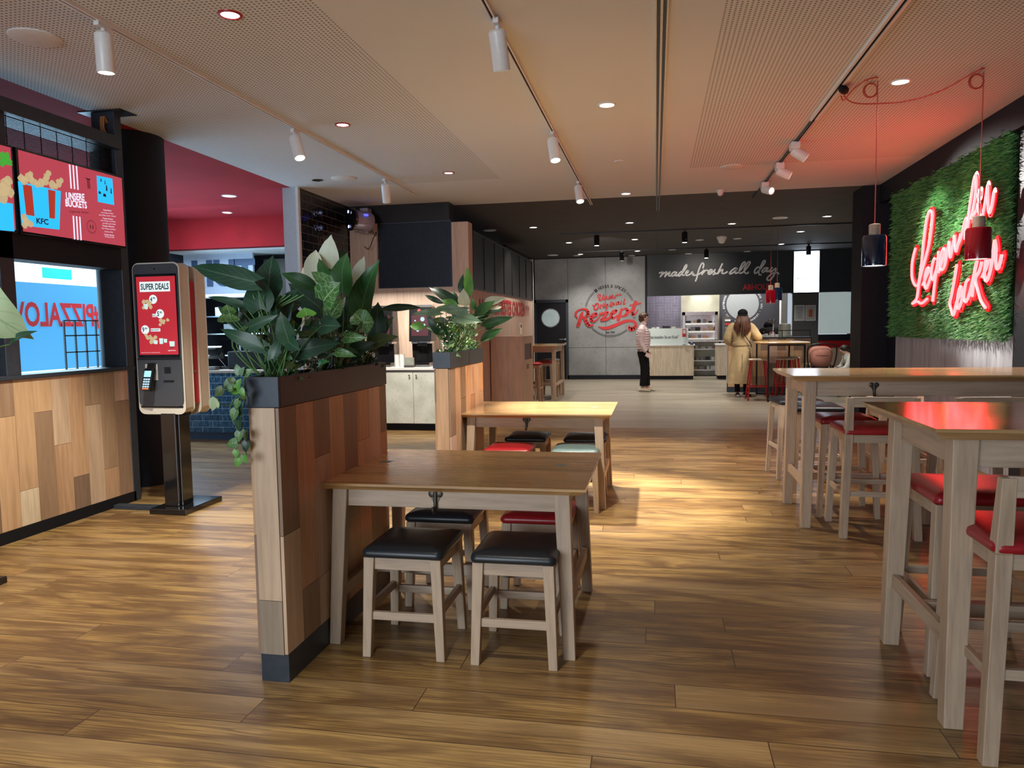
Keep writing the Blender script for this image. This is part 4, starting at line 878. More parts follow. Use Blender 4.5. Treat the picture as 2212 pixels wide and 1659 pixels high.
# back kitchen shelving seen beside the kiosk
sh = thing('kitchen_shelf', 'dark steel shelving with boxes behind the blue tiled counter', 'shelf', (-7.0, 11.9, 0))
for z in (1.05, 1.42, 1.72): B(-.75, .55, -.3, .1, z-.02, z).build('shelf_board', 'steel', sh)
for x in (-.75, .0, .55): B(x-.015, x+.015, -.3, -.27, 0, 1.95).build('upright', 'dsteel', sh)
tag(B(-7.45, -7.28, 11.62, 11.72, 1.721, 1.87).build('paper_box', 'whitem'), 'small white box on the upper steel shelf', 'box')
tag(B(-7.3, -6.7, 11.62, 11.9, 1.421, 1.58).build('storage_box', 'dsteel'), 'grey storage box on the middle steel shelf', 'box')
tag(B(-7.85, -7.60, 11.2, 11.5, .0, 1.62).build('white_cabinet', plain('glowing_white_cabinet', (.7, .8, .85), .4, emit=(.6, .85, 1), es=.35)), 'bright white cabinet behind the kiosk and tiled counter', 'cabinet')  # cabinet surface emits, so its brightness is put into the material
ti = thing('till', 'black slanted till screen on the tiled counter', 'till', (-6.02, 9.22, .935))
MB().add([(-.20, 0, .30), (.17, 0, .30), (.15, .10, .14), (-.12, .10, .14), (-.20, .03, .32), (.17, .03, .32), (.15, .14, .15), (-.12, .14, .15)], [(0, 3, 2, 1), (4, 5, 6, 7), (0, 1, 5, 4), (1, 2, 6, 5), (2, 3, 7, 6), (3, 0, 4, 7)]).build('screen', 'blackg', ti)
MB().bar((.03, .1, .2), (.15, .2, 0), .05, .02).box(.0, .3, .08, .3, 0, .03).build('stand', 'blackg', ti)
tp = thing('till', 'white slanted till back beside the black till', 'till', (-6.22, 9.05, .935))
MB().add([(-.10, 0, .02), (.16, 0, .02), (.22, .12, .20), (-.06, .12, .20), (-.10, .02, 0), (.16, .02, 0), (.22, .15, .20), (-.06, .15, .20)], [(0, 1, 2, 3), (7, 6, 5, 4), (0, 4, 5, 1), (1, 5, 6, 2), (2, 6, 7, 3), (3, 7, 4, 0)]).build('screen', plain('white_till', (.7, .82, .9), .35), tp)
B(-.1, .16, .0, .16, 0, .02).build('stand', 'dsteel', tp)
tag(B(-5.93, -5.80, 8.98, 9.10, .935, .985).build('card_terminal', 'dsteel', bevel=.01), 'small grey card terminal beside the white till', 'terminal')
tag(B(-5.75, -5.15, 9.2, 9.5, .935, 1.18).build('till_printer', 'black', bevel=.02), 'black machine on the tiled counter behind the plants', 'machine')
# items seen through the half-wall opening
r_ = thing('wire_rack', 'tall black wire rack on a white counter by the blue window', 'rack', (-7.3, 8.1, .0))
m = MB()
for y in (0, .18, .36, .54, .62, .9): m.box(-.01, .01, y-.008, y+.008, 1.0, 1.62)
for z in (1.0, 1.22, 1.43, 1.62): m.box(-.01, .01, 0, .9, z-.008, z+.008)
m.build('wire_frame', 'black', r_)
tag(B(-7.55, -7.05, 6.9, 9.1, 0, 1.0).build('white_counter', plain('glowing_white_counter', (.75, .82, .88), .4, emit=(.7, .88, 1), es=.35)), 'white counter seen through the half-wall opening', 'counter')  # counter emits in place of the light falling on it
pb = thing('bread_bag', 'rounded greenish bag beside the wire rack', 'bag', (-7.25, 9.25, 1.0)); 
tag(B(-7.5, -7.0, 9.12, 9.8, 0, 1.0).build('side_counter', 'counterwood'), 'pale wooden counter end beside the white counter', 'counter')
MB().loft([((0, 0, z), .2*r, .3*r, U, (0, 1, 0)) for z, r in ((0, .8), (.08, 1), (.25, .9), (.36, .6), (.42, .2))], 14).build('sack', plain('sack_cloth', (.30, .36, .30), .6), pb, smooth=80)
# ---- drinks counter
dc = thing('drinks_counter', 'white-topped cabinet with concrete-look doors under the drink machines', 'cabinet', (-3.6, 10.33, 0))
B(-.92, .88, -.29, .30, .10, .845).build('body', 'lockmat', dc)
B(-.92, .88, -.33, .31, .865, .905).build('worktop', 'white', dc, bevel=.004); B(-.92, .88, -.30, .30, .845, .865).build('shadow_gap', 'dsteel', dc)
B(-.92, .88, -.26, .30, 0, .10).build('plinth', 'blackm', dc)
for i, x in enumerate((-.92, -.347, .225)):
    d_ = B(x, x+(.568 if i < 2 else .653), -.31, -.29, .105, .84).build('door', 'lockmat', dc, bevel=.002)
    m = MB().lathe([(.004, 0), (.004, .012), (.013, .014), (.013, .022)], (x+(.52 if i == 1 else .05), -.31, .79), 12, (0, -1, 0)); m.build('knob', 'steel', d_, smooth=40)
GD = 'drink machines on the drinks counter'
dm = thing('drink_machine', 'black touch-screen drink machine hidden mostly by the nearest plant', 'machine', (-3.90, 10.30, .905), group=GD)
m = MB(); m.add([(x, y, z) for x in (-.165, .165) for y, z in ((-.10, .36), (-.06, .86), (.16, .86), (.16, .36))], [(0, 1, 2, 3), (7, 6, 5, 4), (0, 4, 5, 1), (1, 5, 6, 2), (2, 6, 7, 3), (3, 7, 4, 0)]); m.build('head', 'black', dm, bevel=.01)
m = MB(); m.add([(-.125, -.098, .44), (.125, -.098, .44), (.125, -.073, .74), (-.125, -.073, .74)], [(0, 1, 2, 3)]); m.build('screen', glow('drink_screen', (.07, .01, .02), .8), dm)
MB().lathe([(.026, 0), (.022, .006)], (-.01, -.068, .80), 18, (0, -1, .1)).build('emblem', glow('drink_emblem', (.75, .08, .06), .9), dm)
m = MB()
for x, z, r in ((.04, .68, .032), (-.07, .66, .012), (-.05, .58, .012), (-.03, .52, .02), (.07, .60, .014)): m.disc((x, -.0995+(z-.44)*.084, z), r, (0, -1, .08), 14)
m.build('screen_icon', glow('drink_icon', (.35, .55, .75), .9), dm)
B(-.14, .14, -.06, .14, .33, .36).build('tap_bracket', 'steel', dm); B(-.05, .10, -.08, .0, .29, .345).build('tap', 'blackg', dm, bevel=.01)
m = MB(); m.add([(x, y, z) for x in (-.15, .15) for y, z in ((.02, 0), (.0, .33), (.12, .33), (.12, 0))], [(0, 1, 2, 3), (7, 6, 5, 4), (0, 4, 5, 1), (1, 5, 6, 2), (2, 6, 7, 3), (3, 7, 4, 0)]); m.build('back_panel', 'blackg', dm)
B(-.13, .15, -.16, .02, .0, .06).build('drip_tray', 'blackg', dm, bevel=.006); B(-.16, .16, -.20, -.16, .0, .03).build('tray_front', 'dsteel', dm, bevel=.004)
B(-.165, .165, -.04, .12, .86, .885).build('top_plate', 'steel', dm)
dup(dm, (-3.32, 10.30, .905), 0, 'black touch-screen drink machine between the two dividers')
dup(dm, (-4.42, 10.30, .905), 0, 'black touch-screen drink machine behind the large plant, by the brick wall')
m = MB()
GCp = 'cup stacks on the drinks counter'
cs = thing('cup_stack', 'stack of white paper cups beside the middle drink machine', 'cups', (-3.68, 10.22, .905), group=GCp)
m.lathe([(.036+.003*(i % 2), .016*i) for i in range(12)], (0, 0, 0), 20); m.build('cups', 'white', cs, smooth=40)
dup(cs, (-3.62, 10.27, .905), 0, 'second stack of white paper cups beside the first stack')
tag(B(-3.50, -3.36, 10.02, 10.06, .935, 1.045).build('glass_shield', plain('grey_glass', (.35, .38, .34), .2)), 'small grey glass shield before a drink machine', 'shield')
tag(B(-3.50, -3.36, 10.0, 10.10, .905, .935).build('shield_foot', 'dsteel'), 'dark foot under the small glass shield', 'holder')
jg = thing('napkin_box', 'rounded white dispenser at the right end of the drinks counter', 'dispenser', (-2.98, 10.2, .905)); MB().loft([((0, 0, z), .10*r, .09*r, U, (0, 1, 0)) for z, r in ((0, 1), (.12, 1), (.17, .9), (.20, .6))], 20).build('body', 'white', jg, smooth=60)
# ---- waste cabinet
wb = thing('waste_cabinet', 'tall warm-wood waste cabinet with a tray slot on its side', 'cabinet', (-2.46, 12.0, 0))
B(-.225, .315, 0, .93, 0, 1.30).build('body', 'binwood', wb, bevel=.003)
B(.315, .33, 0, .93, 1.17, 1.30).build('side_panel', 'binwood', wb); B(.315, .33, 0, .93, 0, .90).build('side_panel', 'binwood', wb); B(.315, .33, 0, .10, .90, 1.17).build('side_panel', 'binwood', wb); B(.315, .33, .80, .93, .90, 1.17).build('side_panel', 'binwood', wb)
B(.300, .317, .10, .80, .90, 1.17).build('slot', plain('slot_brown', (.10, .035, .02), .5), wb)
m = MB(); text(m, 'KFC', (.3315, .30, .74), (0, 1, 0), V, .22, .08, .02); m.build('lettering', 'letblack', wb)
# ---- kitchen counters
kc = thing('service_counter', 'pale oak service counter with white top before the kitchen opening', 'counter', (.39, 20.35, 0))
B(-.62, .60, -.30, .30, .10, .89).build('front', 'counterwood', kc); B(-.62, .585, -.28, .30, 0, .10).build('plinth', 'blackm', kc); B(-.62, .63, -.33, .33, .89, .925).build('worktop', 'white', kc, bevel=.004)
gs = thing('glass_screen', 'milky counter screen reading Bitte bestellen Sie am Kiosk', 'screen', (.30, 20.07, .925))
B(-.54, .55, 0, .02, 0, .43).build('pane', plain('milky_screen', (.60, .68, .66), .3, emit=(.7, .85, .82), es=.12, noise=.03, ns=2), gs); m = MB(); text(m, '"Bitte bestellen Sie am Kiosk"', (-.50, -.004, .16), U, V, .80, .085, .01); m.build('lettering', 'letblack', gs)  # pane emits faintly, its brightness is part of the material
sg = thing('table_sign', 'small red table sign on a stand before the milky screen', 'sign', (.74, 19.99, .925))
B(-.05, .05, -.006, .006, .20, .41).build('card', 'letred', sg); B(-.035, .035, -.009, -.006, .29, .39).build('card_print', 'whitem', sg); B(-.006, .006, -.004, .004, 0, .2).build('stand', 'steel', sg); B(-.05, .05, -.03, .03, 0, .006).build('foot', 'steel', sg)
bl = thing('service_bell', 'small dark dome bell at the end of the service counter', 'bell', (.93, 20.05, .925)); MB().lathe([(.05, 0), (.05, .02), (.03, .05), (.008, .065)], (0, 0, 0), 18).build('dome', plain('dark_blue_metal', (.08, .08, .2), .25, .6), bl, smooth=50)
for i, (x, h_, w_, c_, nm, lb_) in enumerate(((-.10, .08, .10, 'whitem', 'paper_box', 'low white box behind the milky screen, far left'), (.02, .10, .08, 'white', 'paper_box', 'white box behind the milky screen, second from left'), (.18, .17, .20, 'black', 'label_printer', 'dark printer behind the milky screen'), (.42, .10, .11, 'cream', 'paper_cup', 'cream cup behind the milky screen'))):
    tag(B(x, x+w_, 20.45, 20.55, .925, 1.36+h_*.35).build(nm, c_, bevel=.005), lb_, nm.split('_')[-1])
kc2 = thing('side_counter', 'narrow pale counter end with white top beside the half wall', 'counter', (1.78, 20.4, 0))
B(-.20, .35, -.30, .3, .10, .89).build('front', 'counterwood', kc2); B(-.16, .35, -.28, .3, 0, .10).build('plinth', 'blackm', kc2); B(-.22, .35, -.33, .33, .89, .925).build('worktop', 'white', kc2, bevel=.004)
# heated cabinet and shelf
hc = thing('heated_cabinet', 'steel heated cabinet with three lit food shelves in the kitchen', 'cabinet', (1.24, 21.55, 0))
m = MB(); m.box(-.50, -.42, -.2, .2, 1.02, 1.80).box(.38, .46, -.2, .2, 1.02, 1.80).box(-.50, .46, -.2, .2, 1.70, 1.80).box(-.50, .46, .17, .2, 1.02, 1.8); m.build('housing', 'steel', hc, bevel=.005)
for z in (1.02, 1.22, 1.44): B(-.42, .38, -.19, .17, z, z+.045).build('shelf', plain('lit_steel', (.7, .7, .68), .3, .3, emit=(1, .95, .85), es=.22) if z == 1.02 else bpy.data.materials['lit_steel'], hc)  # shelf steel emits a little so that it looks lit
B(-.56, .62, -.28, .2, .96, 1.0).build('worktop', 'steel', hc, bevel=.004)
m = MB()
for x in (-.54, .58): m.box(x-.02, x+.02, -.26, -.22, 0, .96).box(x-.02, x+.02, .14, .18, 0, .96)
m.build('leg', 'steel', hc)
for z in (.16, .42, .74): B(-.54, .58, -.26, .16, z, z+.03).build('shelf', 'steel', hc)
random.seed(9)
GF = 'containers on the kitchen shelves'
for z in (1.066, 1.266, 1.486, .771, .451, .191):
    x = -.40 if z > 1 else -.48
    n_c = 0
    while x < (.28 if z > 1 else .45):
        w_ = random.uniform(.07, .15); h_ = random.uniform(.05, .12); n_c += 1; cc = random.choice(['black', 'dsteel', 'whitem', 'binwood', 'dsteel', 'black'] if z < .76 or z > .8 else ['letred', 'hood', 'cream', 'letred'])
        tag(B(1.24+x, 1.24+x+w_, 21.45, 21.60, z, z+h_).build('food_container', cc), '%s container, %s from the left on the %s steel kitchen shelf' % ({'black': 'black', 'dsteel': 'dark grey', 'whitem': 'white', 'binwood': 'brown', 'letred': 'red', 'hood': 'beige', 'cream': 'cream'}[cc], ['first', 'second', 'third', 'fourth', 'fifth', 'sixth', 'seventh', 'eighth', 'ninth', 'tenth'][min(n_c-1, 9)], {1.066: 'third', 1.266: 'second', 1.486: 'topmost', .771: 'fourth', .451: 'fifth', .191: 'lowest'}[z]), 'container', GF)
        x += w_+random.uniform(.02, .08)
dr = thing('sauce_dispenser', 'narrow dark rack of small packets beside the badge', 'rack', (1.98, 21.70, 0))
B(-.13, .10, 0, .12, .92, 1.66).build('frame', 'dsteel', dr)
for i in range(6): B(-.06, .09, -.03, 0, 1.0+i*.105, 1.05+i*.105).build('packet_row', ['whitem', 'letred', 'leafsilver', 'lteal', 'letred', 'whitem'][i], dr)
B(-.15, .4, -.1, .13, 0, .92).build('base', 'dsteel', dr)
# ---- half wall with glass rail, framed high table
hw_ = thing('partition_wall', 'plank-clad half wall with thin black rail behind the framed high table', 'partition', (1.50, 16.25, 0))
random.seed(21); m = MB(); boards(m, 'y', -.014, 0.005, .165, [random.choice(cols1+cols2) for _ in range(10)], .20, 1.13, .014, 1, (0.005, 1.665)); m.build('cladding', 'board', hw_)
B(0, 1.67, 0, .18, 0, 1.15).build('core', 'blackm', hw_); B(-.005, 1.68, -.02, .19, 1.13, 1.16).build('cap', 'anthra', hw_); B(0.0, 1.67, -.012, .0, 0, .20).build('plinth', 'anthra', hw_)
B(-.012, .0, -.01, .18, .2, 1.13).build('end_panel', 'greywood', hw_)
m = MB(); m.box(.02, 1.66, .08, .095, 1.285, 1.30); 
for x in (.02, .62, 1.10, 1.65): m.box(x, x+.012, .08, .095, 1.16, 1.3)
m.build('rail', 'black', hw_)
ft = thing('framed_bar_table', 'high oak table on a thin black metal frame by the half wall', 'table', (2.32, 15.1, 0))
pad(MB(), .44, .90, 1.065, 1.105, .01, 0).build('tabletop', 'bartop', ft)
for y in (-.85, .75):
    m = MB(); m.box(-.30, -.27, y-.015, y+.015, 0, 1.06).box(.33, .36, y-.015, y+.015, 0, 1.06).box(-.27, .33, y-.015, y+.015, 0, .03).box(-.27, .33, y-.015, y+.015, 1.035, 1.062); m.build('leg_frame', 'black', ft)
GR = 'red metal stools at the framed high table'
def metal_stool(label, loc, seat='counterwood', leg='vred'):
    o = thing('metal_stool', label, 'stool', loc, group=GR); pad(MB(), .17, .15, .755, .785, .05, 0).build('seat', seat, o, smooth=40)
    for sx in (-1, 1):
        for sy in (-1, 1): MB().bar((sx*.20, sy*.18, 0), (sx*.12, sy*.11, .755), .026).build('leg', leg, o)
    m = MB()
    for sy in (-1, 1): m.bar((-.175, sy*.158, .26), (.175, sy*.158, .26), .02)
    for sx in (-1, 1): m.bar((sx*.175, -.158, .26), (sx*.175, .158, .26), .02)
    m.build('footrest', leg, o); return o
ms = metal_stool('red metal stool with wooden seat beside the woman in the beige coat', (1.90, 14.62, 0))
dup(ms, (2.42, 14.85, 0), 0, 'red metal stool in the middle under the framed high table')
dup(ms, (2.60, 15.35, 0), .1, 'red metal stool farthest from the woman in the beige coat')
# pot and cups on the half wall ledge
pt = thing('soup_kettle', 'round steel kettle standing behind the half wall', 'kettle', (2.72, 16.75, 1.10)); MB().lathe([(.12, 0), (.14, .03), (.14, .08), (.125, .10), (.125, .30), (.11, .33), (.02, .34)], (0, 0, 0), 28).build('body', plain('grey_kettle', (.36, .36, .31), .3, .5), pt, smooth=40)
tag(B(1.6, 3.2, 16.6, 17.0, 0, 1.10).build('pickup_counter', 'white'), 'white pickup counter hidden behind the half wall', 'counter')
random.seed(2); cu0 = None
for i in range(8):
    o = MB().lathe([(.024, 0), (.036, .09+.02*(i % 3))], (0, 0, 0), 12).build('paper_cup', 'white', smooth=40); o.location = (2.24+i*.045, 16.66+(i % 2)*.06, 1.10); tag(o, ['leftmost', 'second', 'third', 'fourth', 'fifth', 'sixth', 'seventh', 'last'][i]+' white paper cup from the left in the row before the round kettle', 'cup', 'white paper cups beside the kettle')
lf = thing('desk_lamp', 'small white double-headed lamp on a thin stand behind the half wall', 'lamp', (2.50, 16.9, 1.10))
MB().tube([(0, 0, 0), (.005, 0, .2), (.01, 0, .36)], .008).build('pole', 'white', lf); MB().lathe([(.03, 0), (.04, .05), (.03, .07)], (.015, 0, .36), 14).lathe([(.03, 0), (.04, .05), (.03, .07)], (-.065, 0, .36), 14).bar((-.06, 0, .37), (.01, 0, .34), .02).build('shade', 'dsteel', lf, smooth=40)
# ---- stroller
st_ = thing('stroller', 'pink baby stroller parked by the window, seen from behind', 'stroller', (3.22, 15.6, 0))
m = MB(); rows = []
for z, rx, ry, y in ((.55, .09, .06, -.02), (.60, .17, .12, 0), (.68, .205, .16, 0), (.80, .225, .18, .01), (.88, .22, .18, .02), (.935, .19, .15, .04), (.965, .15, .11, .05), (.98, .09, .07, .06)): rows.append(((0, y, z), rx, ry, U, (0, 1, 0)))
m.loft(rows, 20); m.build('hood', plain('dusty_pink_fabric', (.42, .19, .15), .8, ns=20), st_, smooth=60)
MB().tube([(.2*math.cos(a), -.17*abs(math.sin(a))-.0, .80) for a in [PI*(1+i/10) for i in range(11)]], .006, 6).build('hood_seam', plain('dark_pink_seam', (.22, .09, .08), .8), st_)
m = MB(); m.loft([((0, .02, z), rx, .12, U, (0, 1, 0)) for z, rx in ((.30, .12), (.42, .17), (.58, .15))], 16); m.build('seat', 'blackm', st_, smooth=60)
m = MB(); m.tube([(-.24, -.05, .60), (-.27, -.10, .80), (-.25, -.15, .98), (-.10, -.17, 1.03), (.10, -.17, 1.03), (.25, -.15, .98), (.27, -.10, .80), (.24, -.05, .60)], .014); m.build('push_bar', 'black', st_, smooth=60)
m = MB()
for sx in (-1, 1): m.bar((sx*.22, -.05, .60), (sx*.25, .35, .10), .024).bar((sx*.22, .2, .6), (sx*.26, -.22, .12), .024).bar((sx*.24, -.05, .58), (sx*.23, .2, .6), .02)
m.bar((-.26, -.22, .14), (.26, -.22, .14), .02); m.build('frame', 'black', st_)
for sx in (-1, 1):
    for y, r in ((-.22, .11), (.36, .08)): MB().lathe([(r-.03, -.018), (r, -.012), (r, .012), (r-.03, .018)], (sx*.28, y, r), 20, (1, 0, 0)).build('wheel', 'blackm', st_, smooth=50)
# ============================================================ LAMPS
def make_spot(label, px, py, aim, group, mat='white', power=40, col=WARM, r=.052, ln=.23, ang=48, on=True, z=3.3, glowc=(1, .95, .85), glows=6, blend=.6, box=False):
    p = at(px, py, 'z', z); o = thing('track_spotlight', label, 'spotlight', (p.x, p.y, z), group=group)
    if box: B(-.045, .045, -.075, .075, -.085, -.015).build('adapter', mat, o, bevel=.008)
    else: MB().box(-.018, .018, -.06, .06, -.045, -.012).build('adapter', mat, o, bevel=.004)
    MB().cyl((0, 0, -.11), (0, 0, -.03), .012, 12).build('stem', mat, o)
    A = Vector((0, 0, -.10)); d = (Vector(aim)-(p+A)).normalized() if aim else Vector((0, 0, -1))
    e = A+d*ln*.86; s_ = A-d*ln*.14
    MB().lathe([(r*.80, 0), (r, .012), (r, ln-.004), (r*.96, ln), (r*.86, ln), (r*.86, ln-.02)], s_, 28, d, cap=True).build('lamp_head', mat, o, smooth=40)
    MB().disc(e-d*.012, r*.86, d, 24).build('lens', glow('lens_'+str(len(bpy.data.materials)), glowc, glows) if on else M['blackg'], o)
    if on and power: light('SPOT', 'spot_light', e+d*.01, power, col, None, o, spot_size=math.radians(ang), spot_blend=blend, shadow_soft_size=.04).rotation_euler = d.to_track_quat('-Z', 'Y').to_euler()
    return o
def track(label, x, y0, y1, mat='white', ax='y', w_=.018):
    o = thing('lighting_track', label, 'track', (x, y0, 3.3)) if ax == 'y' else thing('lighting_track', label, 'track', (y0, x, 3.3))
    L_ = y1-y0
    if ax == 'y': m = MB().box(-w_, -w_*.4, 0, L_, -.022, 0).box(w_*.4, w_, 0, L_, -.022, 0); g = MB().box(-w_*.4, w_*.4, 0, L_, -.010, 0)
    else: m = MB().box(0, L_, -w_, -w_*.4, -.022, 0).box(0, L_, w_*.4, w_, -.022, 0); g = MB().box(0, L_, -w_*.4, w_*.4, -.010, 0)
    m.build('rail', mat, o); g.build('groove', 'blackm', o); return o
track('white ceiling track on the left carrying three spotlights', -3.21, -4, 9.88)
track('white ceiling track in the middle, ending by the dark ceiling', -.95, -4, 11.44)
track('wide white ceiling track on the right above the red cables', 1.41, -4, 7.3, w_=.03)
track('narrow dark groove track carrying the three boxy spotlights', 1.41, 7.3, 11.5, 'black', w_=.012)
track('black track across the dark ceiling, nearer one', 14.95, -1.9, 4.9, 'black', 'x')
track('black track across the dark ceiling, farther one', 18.6, -1.9, 4.9, 'black', 'x')
GS = 'white cylinder spotlights on the ceiling tracks'
P_ = Vector
make_spot('nearest white spotlight on the left track', 222, 45, (-3.3, 4.2, 0), GS, power=430, ang=82)
make_spot('tilted white spotlight at the middle of the left track', 637, 278, (-2.1, 5.6, 0), GS, power=352, ang=70)
make_spot('hanging white spotlight at the far end of the left track', 832, 385, (-3.55, 10.1, .5), GS, power=420, ang=62, glowc=(1, .45, .4), glows=1.5)
make_spot('unlit-looking white spotlight nearest on the middle track', 1074, 40, (-.7, 5.4, 0), GS, power=352, ang=60, glows=.6)
make_spot('bright white spotlight halfway along the middle track', 1194, 283, (-.55, 6.45, .7), GS, power=1500, ang=46, glows=9)
make_spot('bright white spotlight at the end of the middle track', 1249, 390, (-.4, 8.2, 0), GS, power=480, ang=60, glows=9)
make_spot('added unseen white spotlight on the left track, brightening the foreground', 222, 45, (-2.3, 2.2, 0), GS, power=260, ang=85).location = (-3.21, 2.0, 3.3)  # out-of-view spotlight added to brighten the foreground floor
make_spot('added unseen white spotlight on the middle track, brightening the foreground', 222, 45, (-2.8, 3.6, 0), GS, power=200, ang=75).location = (-.95, 1.8, 3.3)  # second out-of-view spotlight, added as more foreground light
GS2 = 'boxy white spotlights aimed at the green wall'
make_spot('nearest boxy white spotlight aimed at the hedge', 1717, 305, (3.1, 7.9, 1.95), GS2, power=400, ang=46, col=(1, .97, .92), on=True, glows=1, box=True, ln=.16)
make_spot('middle boxy white spotlight aimed at the hedge', 1684, 350, (3.1, 8.8, 2.2), GS2, power=400, ang=46, col=(1, .97, .92), on=True, glows=1, box=True, ln=.16)
make_spot('farthest boxy white spotlight aimed at the hedge', 1652, 392, (3.1, 7.75, 2.15), GS2, power=380, ang=42, col=(1, .97, .92), on=True, glows=1, box=True, ln=.16)
GS3 = 'small black spotlights under the dark ceiling'
for i, (px, y_, lab, aim, pw) in enumerate(((1289, 14.95, 'black spotlight on the nearer black track, left one', (-1.3, 20.2, 1.6), 230), (1479, 14.95, 'black spotlight on the nearer black track, right one', (.6, 17.5, 0), 130), (1343, 18.6, 'unlit black spotlight before the concrete wall', (-.9, 20.2, 2.0), 90), (1526, 18.6, 'black spotlight before the handwritten slogan', (1.2, 20.2, 2.6), 70), (1747, 18.6, 'black spotlight before the glowing screen', (3.6, 19.5, 0), 0))):
    p = at(px, 520, 'y', y_); q_ = (p.x, y_)
    o = thing('track_spotlight', lab, 'spotlight', (p.x, y_, 3.3), group=GS3)
    B(-.02, .02, -.02, .02, -.08, -.01).build('stem', 'black', o); MB().lathe([(.05, 0), (.055, .01), (.055, .20), (.045, .20)], (0, 0, -.06), 20, (0, 0, -1)).build('lamp_head', 'blackg', o, smooth=40)
    MB().disc((0, 0, -.262), .045, (0, 0, -1), 18).build('lens', glow('lens_b%d' % i, (1, .97, .9), 7 if i in (0, 1, 3) else .5), o)
    if pw: l_ = light('SPOT', 'spot_light', (0, 0, -.27), pw, SOFT, None, o, spot_size=math.radians(80), spot_blend=.8, shadow_soft_size=.04); l_.rotation_euler = (Vector(aim)-Vector((p.x, y_, 3.03))).to_track_quat('-Z', 'Y').to_euler()
def downlight(label, px, py, group, ring='white', power=25, col=SOFT, r=.062, gl=7, gc=(1, .96, .88), ang=110, cat='downlight', name='downlight'):
    p = at(px, py, 'z', 3.3); o = thing(name, label, cat, (p.x, p.y, 3.3), group=group)
    MB().lathe([(r+.016, 0), (r+.014, .006), (r, .008), (r*.93, .001)], (0, 0, 0), 28, (0, 0, -1)).build('ring', ring, o, smooth=40)
    if gl: MB().disc((0, 0, -.0035), r*.95, (0, 0, -1), 24).build('lens', glow('lens_d%d' % len(bpy.data.materials), gc, gl), o)
    if power: light('SPOT', 'down_light', (0, 0, -.02), power, col, None, o, spot_size=math.radians(ang), spot_blend=.7, shadow_soft_size=.06).rotation_euler = (0, 0, 0)
    return o
GW = 'round downlights in the white ceiling'
downlight('round downlight between the middle track and the slot, nearer one', 1311, 226, GW, power=240)
downlight('round downlight between the middle track and the slot, by the dark ceiling', 1352, 418, GW, power=108)
downlight('round downlight between the two red pendant cables', 1945, 176, GW, power=132)
GE = 'red-rimmed recessed lights in the perforated ceiling'
for px, py, lab in ((497, 31, 'nearest red-rimmed recessed light'), (740, 269, 'middle red-rimmed recessed light'), (969, 373, 'farthest red-rimmed recessed light')):
    downlight(lab+' in the perforated ceiling', px, py, GE, ring='vred', power=28, r=.055, gl=4)
downlight('dark recessed fitting in the ceiling beside the round grille', 686, 389, None, ring='iron', power=0, gl=0, r=.055); 
GD2 = 'round downlights in the dark ceiling'
for i, (px, py) in enumerate(((1152, 491), (1360, 481), (1581, 483), (1787, 467), (1229, 524), (1371, 517), (1254, 549), (1377, 542), (1688, 527), (1729, 500))):
    where = ['first downlight of the front row in the dark ceiling, leftmost', 'second downlight of the front row, left of the ceiling groove', 'third downlight of the front row, right of the ceiling groove', 'rightmost downlight of the front row by the dark pier', 'leftmost downlight of the middle row in the dark ceiling', 'downlight of the middle row beside the ceiling groove',
             'leftmost downlight of the back row above the concrete wall', 'downlight of the back row beside the ceiling groove', 'downlight above the hanging red and blue pendants', 'downlight between the front row and the glowing screen'][i]
    downlight(where, px, py, GD2, ring='steel', power=165, r=.07, gl=8, col=(1, .93, .82))
downlight('round red-lit downlight in the red ceiling, nearer one', 495, 423, 'downlights in the red ceiling', power=60, gl=2.5, r=.085, col=(.85, .92, 1)); downlight('round downlight in the red ceiling, by the bulkhead', 491, 459, 'downlights in the red ceiling', power=40, gl=4, col=(.85, .92, 1))
GP = 'flush round ceiling fittings'
def plate(name, lab, cat, px, py, r, h_=.012, mat='whitem', grp=GP, z=3.3):
    p = at(px, py, 'z', z); o = thing(name, lab, cat, (p.x, p.y, z), group=grp); MB().lathe([(r, 0), (r, h_*.6), (r*.94, h_), (r*.12, h_)], (0, 0, 0), 32, (0, 0, -1)).build('grille', mat, o, smooth=40); return o
plate('ceiling_speaker', 'large round speaker grille at the upper left of the ceiling', 'speaker', 76, 80, .15); plate('ceiling_speaker', 'round speaker grille near the black brick wall', 'speaker', 742, 385, .15)
plate('ceiling_speaker', 'round speaker grille left of the boxy spotlights', 'speaker', 1582, 360, .14); plate('ceiling_sensor', 'small flat sensor between the bright downlights', 'sensor', 1338, 348, .06)
plate('ceiling_speaker', 'round speaker grille in the dark ceiling by the mesh panels', 'speaker', 1058, 497, .13, mat='white'); plate('ceiling_speaker', 'round speaker grille in the dark ceiling above the nearer black track', 'speaker', 1685, 470, .13, mat='white')
for px, py, lab in ((1194, 551, 'pale round fitting above the dark door'), (1246, 558, 'pale round fitting at the top of the concrete wall, left'), (1364, 553, 'pale round fitting at the top of the concrete wall, right'), (1452, 539, 'pale round fitting left of the handwritten slogan'), (1511, 518, 'pale round fitting left of the smoke detector'), (1593, 515, 'pale round fitting right of the smoke detector'), (1487, 548, 'pale round fitting above the word fresh'), (1614, 543, 'pale round fitting above the word day')):
    plate('ceiling_fitting', lab, 'fitting', px, py if py < 552 else 552, .09 if px > 1200 else .14, mat='white')
def smoke(lab, px, py, s):
    p = at(px, py, 'z', 3.3); o = thing('smoke_detector', lab, 'detector', (p.x, p.y, 3.3), group='dome smoke detectors'); MB().lathe([(.055*s, 0), (.055*s, .02*s), (.042*s, .035*s), (.036*s, .06*s), (.02*s, .075*s)], (0, 0, 0), 24, (0, 0, -1)).build('dome', 'white', o, smooth=50)
